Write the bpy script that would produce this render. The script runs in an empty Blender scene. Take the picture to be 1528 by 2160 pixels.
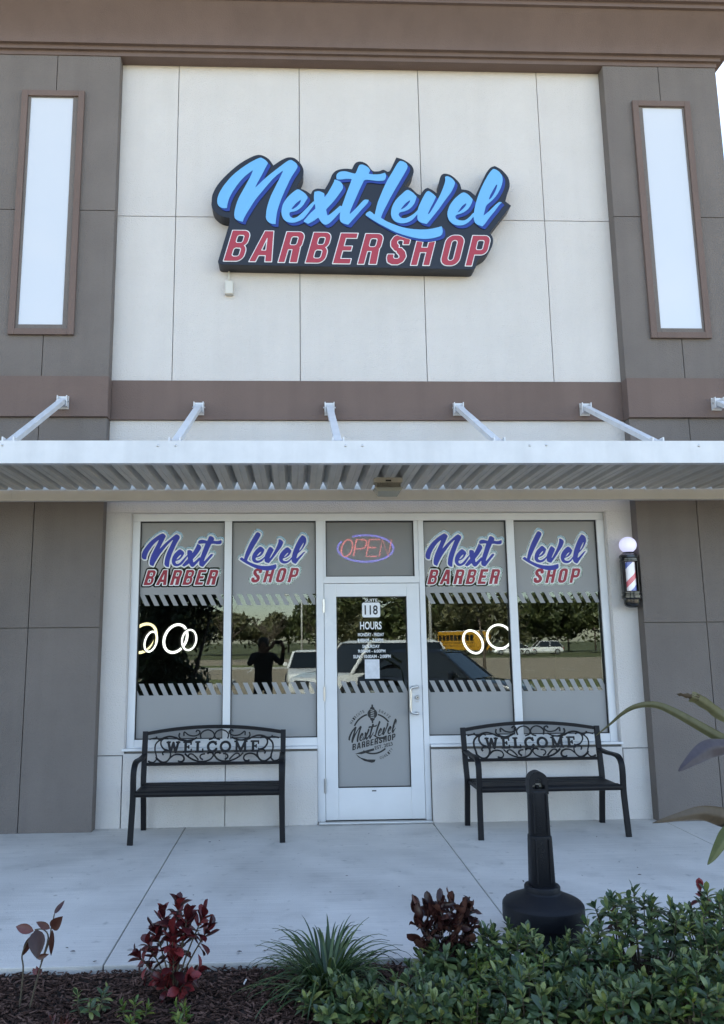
import bpy, bmesh, math, random
import numpy as np
from mathutils import Vector, Matrix
from mathutils.geometry import tessellate_polygon

random.seed(7)
rad = math.radians
scene = bpy.context.scene
COL = scene.collection

# ------------------------------------------------------------------ camera
cam_data = bpy.data.cameras.new("camera")
cam = bpy.data.objects.new("camera", cam_data)
COL.objects.link(cam)
yaw, pitch, roll = 0.0394, 0.1656, -0.0095
c_y, s_y, c_p, s_p = math.cos(yaw), math.sin(yaw), math.cos(pitch), math.sin(pitch)
fwd = Vector((s_y * c_p, c_y * c_p, s_p))
right0 = Vector((c_y, -s_y, 0))
up0 = right0.cross(fwd)
right = right0 * math.cos(roll) + up0 * math.sin(roll)
up = up0 * math.cos(roll) - right0 * math.sin(roll)
cam.matrix_world = Matrix(((right.x, up.x, -fwd.x, 0.0), (right.y, up.y, -fwd.y, -7.446),
                           (right.z, up.z, -fwd.z, 1.6195), (0, 0, 0, 1)))
cam_data.sensor_fit = 'VERTICAL'
cam_data.sensor_height = 36.0
cam_data.lens = 1660.37 / 2160 * 36.0
cam_data.shift_x = 76.2 / 2160
cam_data.shift_y = -2.6 / 2160
cam_data.clip_start = 0.05
cam_data.clip_end = 2000
scene.camera = cam

# ------------------------------------------------------------------ light
SUN_EL, SUN_AZ = rad(38), rad(-20)          # azimuth from +Y (behind the building), to the left
CLX = 0.0
world = bpy.data.worlds.new("World")
scene.world = world
world.use_nodes = True
wn, wl = world.node_tree.nodes, world.node_tree.links
bg = wn["Background"]
sky = wn.new("ShaderNodeTexSky")
sky.sky_type = 'NISHITA'
sky.sun_disc = False
sky.sun_elevation = SUN_EL
sky.sun_rotation = SUN_AZ
sky.air_density = 1.0
sky.dust_density = 0.7
sky.ozone_density = 1.0
# broken white cloud over the whole sky
tcw = wn.new("ShaderNodeTexCoord")
mpw = wn.new("ShaderNodeMapping"); mpw.inputs["Scale"].default_value = (1.0, 1.0, 2.2); mpw.inputs["Location"].default_value = (CLX, 0.4, 0.0)
wl.new(tcw.outputs["Generated"], mpw.inputs["Vector"])
cl = wn.new("ShaderNodeTexNoise"); cl.inputs["Scale"].default_value = 2.6
cl.inputs["Detail"].default_value = 9; cl.inputs["Roughness"].default_value = 0.58
wl.new(mpw.outputs["Vector"], cl.inputs["Vector"])
rp = wn.new("ShaderNodeValToRGB")
rp.color_ramp.elements[0].position = 0.50; rp.color_ramp.elements[1].position = 0.70
wl.new(cl.outputs["Fac"], rp.inputs["Fac"])
lum = wn.new("ShaderNodeRGBToBW"); wl.new(sky.outputs["Color"], lum.inputs["Color"])
cm = wn.new("ShaderNodeMath"); cm.operation = 'MULTIPLY_ADD'
cm.inputs[1].default_value = 1.2; cm.inputs[2].default_value = 1.2
wl.new(lum.outputs["Val"], cm.inputs[0])
cc = wn.new("ShaderNodeMixRGB"); cc.blend_type = 'MULTIPLY'; cc.inputs["Fac"].default_value = 1
cc.inputs["Color2"].default_value = (1.0, 0.985, 0.96, 1)
wl.new(cm.outputs[0], cc.inputs["Color1"])
mx = wn.new("ShaderNodeMixRGB")
sc_ = wn.new("ShaderNodeMath"); sc_.operation = 'MULTIPLY'; sc_.inputs[1].default_value = 0.6
wl.new(rp.outputs["Color"], sc_.inputs[0]); wl.new(sc_.outputs[0], mx.inputs["Fac"])
wl.new(sky.outputs["Color"], mx.inputs["Color1"]); wl.new(cc.outputs["Color"], mx.inputs["Color2"])
wl.new(mx.outputs["Color"], bg.inputs["Color"])
bg.inputs["Strength"].default_value = 0.115

sun_data = bpy.data.lights.new("sun", 'SUN')
sun_data.energy = 5.0
sun_data.angle = rad(0.5)
sun_data.color = (1.0, 0.95, 0.87)
sun = bpy.data.objects.new("sun", sun_data)
COL.objects.link(sun)
to_sun = Vector((math.sin(SUN_AZ) * math.cos(SUN_EL), math.cos(SUN_AZ) * math.cos(SUN_EL), math.sin(SUN_EL)))
sun.rotation_euler = to_sun.to_track_quat('Z', 'Y').to_euler()
sun.location = (-12, 30, 30)

scene.render.engine = 'CYCLES'
scene.cycles.use_denoising = True
scene.cycles.max_bounces = 8
scene.cycles.transparent_max_bounces = 16
scene.cycles.caustics_reflective = False
scene.cycles.caustics_refractive = False
vs = scene.view_settings
vs.view_transform = 'Standard'
vs.look = 'None'
vs.gamma = 1.0
vs.use_curve_mapping = False
vs.exposure = 2.2

# ------------------------------------------------------------------ helpers
def lin(r, g, b):
    f = lambda v: (v / 255 / 12.92) if v / 255 <= 0.04045 else ((v / 255 + 0.055) / 1.055) ** 2.4
    return (f(r), f(g), f(b))

MATS = {}
def mat(name, col, rough=0.7, metal=0.0, var=0.0, vscale=3.0, bump=0.0, bscale=60.0, coat=0.0, spec=0.5,
        emit=None, estr=0.0, streak=0.0, col2=None, stretch=None, rvar=0.0):
    """procedural Principled material: base colour with noise variation, fine bump, optional vertical streaks"""
    if name in MATS:
        return MATS[name]
    m = bpy.data.materials.new(name); m.use_nodes = True
    n, l = m.node_tree.nodes, m.node_tree.links
    b = n["Principled BSDF"]
    b.inputs["Base Color"].default_value = (*col, 1)
    b.inputs["Roughness"].default_value = rough
    b.inputs["Metallic"].default_value = metal
    b.inputs["Specular IOR Level"].default_value = spec
    b.inputs["Coat Weight"].default_value = coat
    if emit:
        b.inputs["Emission Color"].default_value = (*emit, 1)
        b.inputs["Emission Strength"].default_value = estr
    geo = n.new("ShaderNodeNewGeometry")
    if var or streak:
        no = n.new("ShaderNodeTexNoise"); no.inputs["Scale"].default_value = vscale
        no.inputs["Detail"].default_value = 7; no.inputs["Roughness"].default_value = 0.6
        src = geo.outputs["Position"]
        if stretch:
            mp = n.new("ShaderNodeMapping"); mp.inputs["Scale"].default_value = stretch
            l.new(src, mp.inputs["Vector"]); src = mp.outputs["Vector"]
        l.new(src, no.inputs["Vector"])
        r = n.new("ShaderNodeValToRGB")
        c2 = col2 or tuple(c * (1 - var) for c in col)
        c1 = tuple(min(1, c * (1 + var)) for c in col) if col2 is None else col
        r.color_ramp.elements[0].color = (*c2, 1); r.color_ramp.elements[1].color = (*c1, 1)
        r.color_ramp.elements[0].position = 0.3; r.color_ramp.elements[1].position = 0.7
        l.new(no.outputs["Fac"], r.inputs["Fac"])
        out = r.outputs["Color"]
        if streak:
            ns = n.new("ShaderNodeTexNoise"); ns.inputs["Scale"].default_value = 1.0
            ns.inputs["Detail"].default_value = 5
            mp = n.new("ShaderNodeMapping"); mp.inputs["Scale"].default_value = (6, 6, 0.35)
            l.new(geo.outputs["Position"], mp.inputs["Vector"]); l.new(mp.outputs["Vector"], ns.inputs["Vector"])
            rs = n.new("ShaderNodeValToRGB")
            v = 1 - streak
            rs.color_ramp.elements[0].color = (v, v, v, 1); rs.color_ramp.elements[1].color = (1, 1, 1, 1)
            rs.color_ramp.elements[0].position = 0.32; rs.color_ramp.elements[1].position = 0.55
            l.new(ns.outputs["Fac"], rs.inputs["Fac"])
            mm = n.new("ShaderNodeMixRGB"); mm.blend_type = 'MULTIPLY'; mm.inputs["Fac"].default_value = 1
            l.new(out, mm.inputs["Color1"]); l.new(rs.outputs["Color"], mm.inputs["Color2"]); out = mm.outputs["Color"]
        l.new(out, b.inputs["Base Color"])
    if rvar:
        nr = n.new("ShaderNodeTexNoise"); nr.inputs["Scale"].default_value = vscale * 2
        l.new(geo.outputs["Position"], nr.inputs["Vector"])
        mr = n.new("ShaderNodeMapRange"); mr.inputs["To Min"].default_value = rough - rvar; mr.inputs["To Max"].default_value = rough + rvar
        l.new(nr.outputs["Fac"], mr.inputs["Value"]); l.new(mr.outputs[0], b.inputs["Roughness"])
    if bump:
        nb = n.new("ShaderNodeTexNoise"); nb.inputs["Scale"].default_value = bscale
        nb.inputs["Detail"].default_value = 4
        l.new(geo.outputs["Position"], nb.inputs["Vector"])
        bp = n.new("ShaderNodeBump"); bp.inputs["Strength"].default_value = bump
        bp.inputs["Distance"].default_value = 0.01
        l.new(nb.outputs["Fac"], bp.inputs["Height"]); l.new(bp.outputs["Normal"], b.inputs["Normal"])
    MATS[name] = m
    return m

def leaf_mat(name, c_dark, c_mid, c_light, rough=0.4, trans=0.25, spec=0.5):
    """foliage: colour differs from leaf to leaf, light passes through a little"""
    m = bpy.data.materials.new(name); m.use_nodes = True
    n, l = m.node_tree.nodes, m.node_tree.links
    b = n["Principled BSDF"]; out = n["Material Output"]
    oi = n.new("ShaderNodeObjectInfo"); ge = n.new("ShaderNodeNewGeometry")
    ad = n.new("ShaderNodeMath"); ad.operation = 'ADD'
    l.new(oi.outputs["Random"], ad.inputs[0]); l.new(ge.outputs["Random Per Island"], ad.inputs[1])
    fr = n.new("ShaderNodeMath"); fr.operation = 'FRACT'; l.new(ad.outputs[0], fr.inputs[0])
    r = n.new("ShaderNodeValToRGB"); e = r.color_ramp.elements
    e[0].color = (*c_dark, 1); e[1].color = (*c_light, 1); e[1].position = 1.0
    k = e.new(0.55); k.color = (*c_mid, 1)
    l.new(fr.outputs[0], r.inputs["Fac"])
    no = n.new("ShaderNodeTexNoise"); no.inputs["Scale"].default_value = 45
    l.new(ge.outputs["Position"], no.inputs["Vector"])
    hs = n.new("ShaderNodeHueSaturation")
    mr = n.new("ShaderNodeMapRange"); mr.inputs["To Min"].default_value = 0.72; mr.inputs["To Max"].default_value = 1.28
    l.new(no.outputs["Fac"], mr.inputs["Value"]); l.new(mr.outputs[0], hs.inputs["Value"])
    l.new(r.outputs["Color"], hs.inputs["Color"])
    l.new(hs.outputs["Color"], b.inputs["Base Color"])
    b.inputs["Roughness"].default_value = rough; b.inputs["Specular IOR Level"].default_value = spec
    tr = n.new("ShaderNodeBsdfTranslucent"); l.new(hs.outputs["Color"], tr.inputs["Color"])
    mi = n.new("ShaderNodeMixShader"); mi.inputs["Fac"].default_value = trans
    l.new(b.outputs["BSDF"], mi.inputs[1]); l.new(tr.outputs["BSDF"], mi.inputs[2])
    l.new(mi.outputs["Shader"], out.inputs["Surface"])
    MATS[name] = m
    return m

def tag(o, label=None, cat=None, group=None, kind=None):
    if label: o["label"] = label
    if cat: o["category"] = cat
    if group: o["group"] = group
    if kind: o["kind"] = kind
    return o

def thing(name, loc, label, cat, group=None):
    o = bpy.data.objects.new(name, None)
    o.location = loc; o.empty_display_size = 0.1
    COL.objects.link(o)
    return tag(o, label, cat, group)

def wloc(o):
    v = Vector((0, 0, 0))
    while o is not None:
        v += o.location; o = o.parent
    return v

def link_mesh(name, me, parent=None):
    o = bpy.data.objects.new(name, me)
    COL.objects.link(o)
    if parent is not None: o.parent = parent
    return o

def copy_tree(o, parent=None):
    c = o.copy(); COL.objects.link(c); c.parent = parent
    for ch in list(o.children): copy_tree(ch, c)
    return c

class MB:
    """collects geometry in world coordinates; build() links it as ONE mesh object under parent"""
    def __init__(self): self.v, self.f = [], []
    def add(self, vs_, fs_):
        b = len(self.v); self.v += [tuple(p) for p in vs_]; self.f += [tuple(b + i for i in f) for f in fs_]; return self
    def box(self, x0, x1, y0, y1, z0, z1):
        return self.add([(x0,y0,z0),(x1,y0,z0),(x1,y1,z0),(x0,y1,z0),(x0,y0,z1),(x1,y0,z1),(x1,y1,z1),(x0,y1,z1)],
                        [(0,3,2,1),(4,5,6,7),(0,1,5,4),(1,2,6,5),(2,3,7,6),(3,0,4,7)])
    def tube(self, pts, r, n=8, caps=True, sq=None):
        """tube along points; r scalar or list; sq=(w,h) makes a rectangular section"""
        pts = [Vector(p) for p in pts]; N = len(pts)
        rs = r if isinstance(r, (list, tuple)) else [r] * N
        t0 = (pts[1] - pts[0]).normalized()
        ref = Vector((0, 0, 1)) if abs(t0.z) < 0.9 else Vector((1, 0, 0))
        nrm = (ref - t0 * ref.dot(t0)).normalized()
        rings = []
        for i in range(N):
            t = (pts[min(i + 1, N - 1)] - pts[max(i - 1, 0)])
            t = t.normalized() if t.length > 1e-9 else t0
            nrm = (nrm - t * nrm.dot(t)).normalized(); bi = t.cross(nrm)
            if sq:
                w, h = sq; k = rs[i]
                ring = [pts[i] + bi * (a * w / 2 * k) + nrm * (b_ * h / 2 * k) for a, b_ in ((-1,-1),(1,-1),(1,1),(-1,1))]
            else:
                ring = [pts[i] + nrm * (math.cos(2*math.pi*j/n) * rs[i]) + bi * (math.sin(2*math.pi*j/n) * rs[i]) for j in range(n)]
            rings.append(ring)
        m = len(rings[0]); vs_ = [p for rg in rings for p in rg]; fs_ = []
        for i in range(N - 1):
            for j in range(m):
                fs_.append((i*m+j, i*m+(j+1) % m, (i+1)*m+(j+1) % m, (i+1)*m+j))
        if caps:
            fs_.append(tuple(reversed(range(m)))); fs_.append(tuple((N-1)*m + j for j in range(m)))
        return self.add(vs_, fs_)
    def lathe(self, prof, c, n=24, axis='Z', sx=1.0, sy=1.0):
        """prof = [(r, h)...] turned about a vertical axis at c"""
        vs_, fs_ = [], []; m = len(prof)
        for j in range(n):
            a = 2 * math.pi * j / n
            for r, h in prof:
                if axis == 'Z': vs_.append((c[0] + r*math.cos(a)*sx, c[1] + r*math.sin(a)*sy, c[2] + h))
                elif axis == 'X': vs_.append((c[0] + h, c[1] + r*math.cos(a), c[2] + r*math.sin(a)))
                else: vs_.append((c[0] + r*math.cos(a)*sx, c[1] + h, c[2] + r*math.sin(a)*sy))
        for j in range(n):
            k = (j + 1) % n
            for i in range(m - 1):
                fs_.append((j*m+i, k*m+i, k*m+i+1, j*m+i+1))
        return self.add(vs_, fs_)
    def prism(self, loops, y0, y1, xf=lambda x, z: (x, z)):
        """loops of (x,z) (outer and holes) extruded from y0 (front) to y1 (back)"""
        P = [[Vector((*xf(x, z), 0)) for x, z in lp] for lp in loops]
        flat = [p for lp in P for p in lp]; N = len(flat)
        # group every hole with the outer loop that holds it, and fill each island on its own
        def inside(pt, lp):
            c = False
            for i in range(len(lp)):
                a, b = lp[i-1], lp[i]
                if (a.y > pt.y) != (b.y > pt.y) and pt.x < (b.x-a.x)*(pt.y-a.y)/(b.y-a.y) + a.x: c = not c
            return c
        offs, q = [], 0
        for lp in P: offs.append(q); q += len(lp)
        hold = [[j for j in range(len(P)) if j != i and inside(P[i][0], P[j])] for i in range(len(P))]
        tris = []
        for i in range(len(P)):
            if len(hold[i]) % 2: continue
            mem = [i] + [k for k in range(len(P)) if len(hold[k]) == len(hold[i]) + 1 and i in hold[k]]
            o = P[i][0]
            idx = [offs[k] + t for k in mem for t in range(len(P[k]))]
            for t in tessellate_polygon([[(p - o)*500 for p in P[k]] for k in mem]):
                tris.append(tuple(idx[v] for v in t))
        vs_ = [(p.x, y0, p.y) for p in flat] + [(p.x, y1, p.y) for p in flat]
        fs_ = []
        for a, b, c in tris:
            A, B, C = flat[a], flat[b], flat[c]
            if (B.x-A.x)*(C.y-A.y) - (B.y-A.y)*(C.x-A.x) < 0: b, c = c, b
            fs_ += [(a, b, c), (a+N, c+N, b+N)]
        o = 0
        for lp in P:
            m = len(lp)
            for i in range(m): fs_.append((o+i, o+i+N, o+(i+1) % m+N, o+(i+1) % m))
            o += m
        return self.add(vs_, fs_)
    def build(self, name, material, parent=None, smooth=False, bevel=0.0, fixn=False, local=False):
        off = Vector((0, 0, 0)) if (parent is None or local) else wloc(parent)
        me = bpy.data.meshes.new(name)
        me.from_pydata([(p[0]-off.x, p[1]-off.y, p[2]-off.z) for p in self.v], [], self.f)
        if bevel or fixn:
            bm = bmesh.new(); bm.from_mesh(me)
            if fixn: bmesh.ops.recalc_face_normals(bm, faces=bm.faces)
            if bevel:
                bmesh.ops.bevel(bm, geom=[e for e in bm.edges if e.is_manifold and e.calc_face_angle(0) > 0.6], offset=bevel,
                                segments=2, profile=0.6, affect='EDGES', clamp_overlap=True)
            bm.to_mesh(me); bm.free()
        if smooth:
            me.polygons.foreach_set("use_smooth", [True] * len(me.polygons))
            if smooth != True: me.set_sharp_from_angle(angle=smooth)
        me.materials.append(material); me.update()
        return link_mesh(name, me, parent)

def bx(name, m, parent, x0, x1, y0, y1, z0, z1, bevel=0.0):
    return MB().box(x0, x1, y0, y1, z0, z1).build(name, m, parent, bevel=bevel)

def smooth_path(pts, n=6):
    """Catmull-Rom through 2D or 3D points"""
    P = [Vector(p) for p in pts]; out = []
    for i in range(len(P) - 1):
        p0, p1, p2, p3 = P[max(i-1, 0)], P[i], P[i+1], P[min(i+2, len(P)-1)]
        for k in range(n):
            t = k / n
            out.append(0.5 * ((2*p1) + (-p0+p2)*t + (2*p0-5*p1+4*p2-p3)*t*t + (-p0+3*p1-3*p2+p3)*t**3))
    out.append(P[-1]); return out

# ------------------------------------------------------------------ distance-field lettering
def sd_poly(X, Z, loops):
    d = np.full(X.shape, 1e9); inside = np.zeros(X.shape, bool)
    for lp in loops:
        n = len(lp)
        for i in range(n):
            ax, az = lp[i]; bx_, bz = lp[(i+1) % n]
            ex, ez = bx_-ax, bz-az; L = ex*ex + ez*ez
            if L < 1e-14: continue
            t = np.clip(((X-ax)*ex + (Z-az)*ez) / L, 0, 1)
            d = np.minimum(d, np.hypot(X-ax-t*ex, Z-az-t*ez))
            if az != bz:
                c = ((az > Z) != (bz > Z)) & (X < ex*(Z-az)/ez + ax)
                inside ^= c
    return np.where(inside, -d, d)
def sd_box(X, Z, x0, x1, z0, z1, r=0.0):
    qx = np.abs(X-(x0+x1)/2) - ((x1-x0)/2 - r); qz = np.abs(Z-(z0+z1)/2) - ((z1-z0)/2 - r)
    return np.hypot(np.maximum(qx, 0), np.maximum(qz, 0)) + np.minimum(np.maximum(qx, qz), 0) - r
def sd_path(X, Z, pts, r):
    d = np.full(X.shape, 1e9)
    for (ax, az), (bx_, bz) in zip(pts[:-1], pts[1:]):
        ex, ez = bx_-ax, bz-az; L = ex*ex + ez*ez + 1e-14
        t = np.clip(((X-ax)*ex + (Z-az)*ez) / L, 0, 1)
        d = np.minimum(d, np.hypot(X-ax-t*ex, Z-az-t*ez))
    return d - r

def rdp(p, tol):
    """simplify a closed loop"""
    P = np.array(p)
    def rec(a, b):
        if b <= a + 1: return []
        A, B = P[a], P[b]; e = B - A; L = np.hypot(*e)
        s = P[a+1:b] - A
        d = np.abs(e[0]*s[:, 1] - e[1]*s[:, 0]) / L if L > 1e-12 else np.hypot(s[:, 0], s[:, 1])
        k = int(d.argmax())
        if d[k] < tol: return []
        k += a + 1
        return rec(a, k) + [k] + rec(k, b)
    h = len(P) // 2
    idx = [0] + rec(0, h) + [h] + rec(h, len(P)-1)
    return [tuple(P[i]) for i in idx]

def contours(D, xs, zs, level=0.0, tol=None):
    """closed loops where the field D (rows z, columns x) crosses level"""
    V = D - level; V = np.where(V == 0, 1e-9, V)
    nz, nx = V.shape; s = V < 0
    seg = {}
    mix = (s[:-1, :-1].astype(int) + s[:-1, 1:] + s[1:, :-1] + s[1:, 1:])
    def pt(e):
        k, i, j = e
        if k == 0:
            a, b = V[i, j], V[i, j+1]; t = a/(a-b); return (xs[j] + t*(xs[j+1]-xs[j]), zs[i])
        a, b = V[i, j], V[i+1, j]; t = a/(a-b); return (xs[j], zs[i] + t*(zs[i+1]-zs[i]))
    for i, j in zip(*np.nonzero((mix > 0) & (mix < 4))):
        c = (s[i, j], s[i, j+1], s[i+1, j+1], s[i+1, j])
        E = [(0, i, j), (1, i, j+1), (0, i+1, j), (1, i, j)]   # bottom right top left
        # walk corners ccw: entering edges (out->in) pair with leaving edges (in->out), inside on the left
        cr = [(k, c[k], c[(k+1) % 4]) for k in range(4) if c[k] != c[(k+1) % 4]]
        if len(cr) == 2:
            a = [k for k, p, q_ in cr if p and not q_][0]; b = [k for k, p, q_ in cr if q_ and not p][0]
            seg[E[a]] = E[b]
        else:
            for k, p, q_ in cr:
                if p and not q_: seg[E[k]] = E[(k-1) % 4]
    loops = []
    while seg:
        st, cur = seg.popitem(); lp = [pt(st)]
        while cur != st and cur in seg:
            lp.append(pt(cur)); cur = seg.pop(cur)
        if len(lp) > 6:
            loops.append(rdp(lp, tol or (xs[1]-xs[0]) * 0.12))
    return [l_ for l_ in loops if len(l_) > 2]

def field(fn, x0, x1, z0, z1, h):
    xs = np.arange(x0, x1 + h, h); zs = np.arange(z0, z1 + h, h)
    X, Z = np.meshgrid(xs, zs)
    return fn(X, Z), xs, zs

def glyph_sd(ch, X, Z):
    s, w = 0.205, 0.58
    un = lambda *a: np.minimum.reduce(a)
    cut = lambda a, b: np.maximum(a, -b)
    bar = lambda: sd_box(X, Z, 0, s, 0, 1)
    if ch == 'B':
        d = un(sd_box(X, Z, 0, w*0.98, 0.47, 1, .2), sd_box(X, Z, 0, w, 0, 0.55, .22), sd_box(X, Z, 0, .3, 0, 1))
        return cut(cut(d, sd_box(X, Z, s, w-s+.03, .60, .84, .06)), sd_box(X, Z, s, w-s+.04, .16, .43, .07))
    if ch in 'RP':
        d = un(sd_box(X, Z, 0, w, 0.42 if ch == 'R' else .36, 1, .2), sd_box(X, Z, 0, .3, .42 if ch == 'R' else .36, 1), bar())
        d = cut(d, sd_box(X, Z, s, w-s+.03, .57 if ch == 'R' else .53, .84, .06))
        if ch == 'R': d = un(d, sd_poly(X, Z, [[(w-s-.03, 0), (w, 0), (w-.03, .5), (w-s-.06, .5)]]), sd_box(X, Z, .1, w-.1, .42, .56))
        return d
    if ch == 'A':
        return sd_poly(X, Z, [[(0, 0), (.215, 1), (.485, 1), (.69, 0), (.48, 0), (.445, .2), (.245, .2), (.205, 0)],
                              [(.285, .37), (.41, .37), (.35, .76)]])
    if ch == 'E':
        return un(bar(), sd_box(X, Z, 0, .53, .83, 1), sd_box(X, Z, 0, .46, .42, .58), sd_box(X, Z, 0, .53, 0, .17))
    if ch == 'S':
        pts = [(.49, .70), (.49, .79), (.44, .87), (.35, .90), (.24, .90), (.14, .85), (.105, .76), (.13, .65), (.22, .56),
               (.34, .46), (.44, .37), (.49, .26), (.46, .16), (.37, .10), (.24, .10), (.14, .15), (.105, .24), (.105, .31)]
        return np.maximum(sd_path(X, Z, pts, .103), np.maximum(sd_box(X, Z, -.3, .9, 0, 1), -un(sd_box(X, Z, .3, .9, .56, .655), sd_box(X, Z, -.3, .25, .345, .44))))
    if ch == 'H':
        return un(bar(), sd_box(X, Z, w-s, w, 0, 1), sd_box(X, Z, 0, w, .42, .59))
    if ch == 'O':
        return cut(sd_box(X, Z, 0, w, 0, 1, .25), sd_box(X, Z, s, w-s, .17, .83, .085))
BW = {'B': .58, 'A': .69, 'R': .58, 'E': .53, 'S': .59, 'H': .58, 'O': .58, 'P': .58}
GCACHE = {}
def block_loops(ch, level=0.0):
    if (ch, level) not in GCACHE:
        D, xs, zs = field(lambda X, Z: glyph_sd(ch, X, Z), -.12, .85, -.12, 1.13, .016)
        GCACHE[(ch, level)] = contours(D, xs, zs, level, .003)
    return GCACHE[(ch, level)]

def text_mesh(mb, txt, x0, x1, z0, z1, y, thick=0.0012, bold=0.0, rot=0.0, slant=0.0):
    """built-in font text fitted into a box on the plane y, as thin solid lettering"""
    cu = bpy.data.curves.new("t", 'FONT'); cu.body = txt; cu.extrude = 0; cu.offset = bold; cu.resolution_u = 3
    ob = bpy.data.objects.new("t", cu); COL.objects.link(ob)
    dg = bpy.context.evaluated_depsgraph_get()
    me = ob.evaluated_get(dg).to_mesh()
    P = [tuple(v.co) for v in me.vertices]; F = [tuple(p.vertices) for p in me.polygons]
    xa, xb = min(p[0] for p in P), max(p[0] for p in P); za, zb = min(p[1] for p in P), max(p[1] for p in P)
    ob.evaluated_get(dg).to_mesh_clear()
    bpy.data.objects.remove(ob); bpy.data.curves.remove(cu)
    cx_, cz_ = (x0+x1)/2, (z0+z1)/2; cr, sr = math.cos(rot), math.sin(rot)
    out = []
    for p in P:
        u = (p[0]-xa)/(xb-xa)*(x1-x0) + x0 - cx_; w_ = (p[1]-za)/(zb-za)*(z1-z0) + z0 - cz_
        u += slant*w_
        out.append((cx_ + u*cr - w_*sr, y, cz_ + u*sr + w_*cr))
    mb.add(out, F)
    return mb
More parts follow.
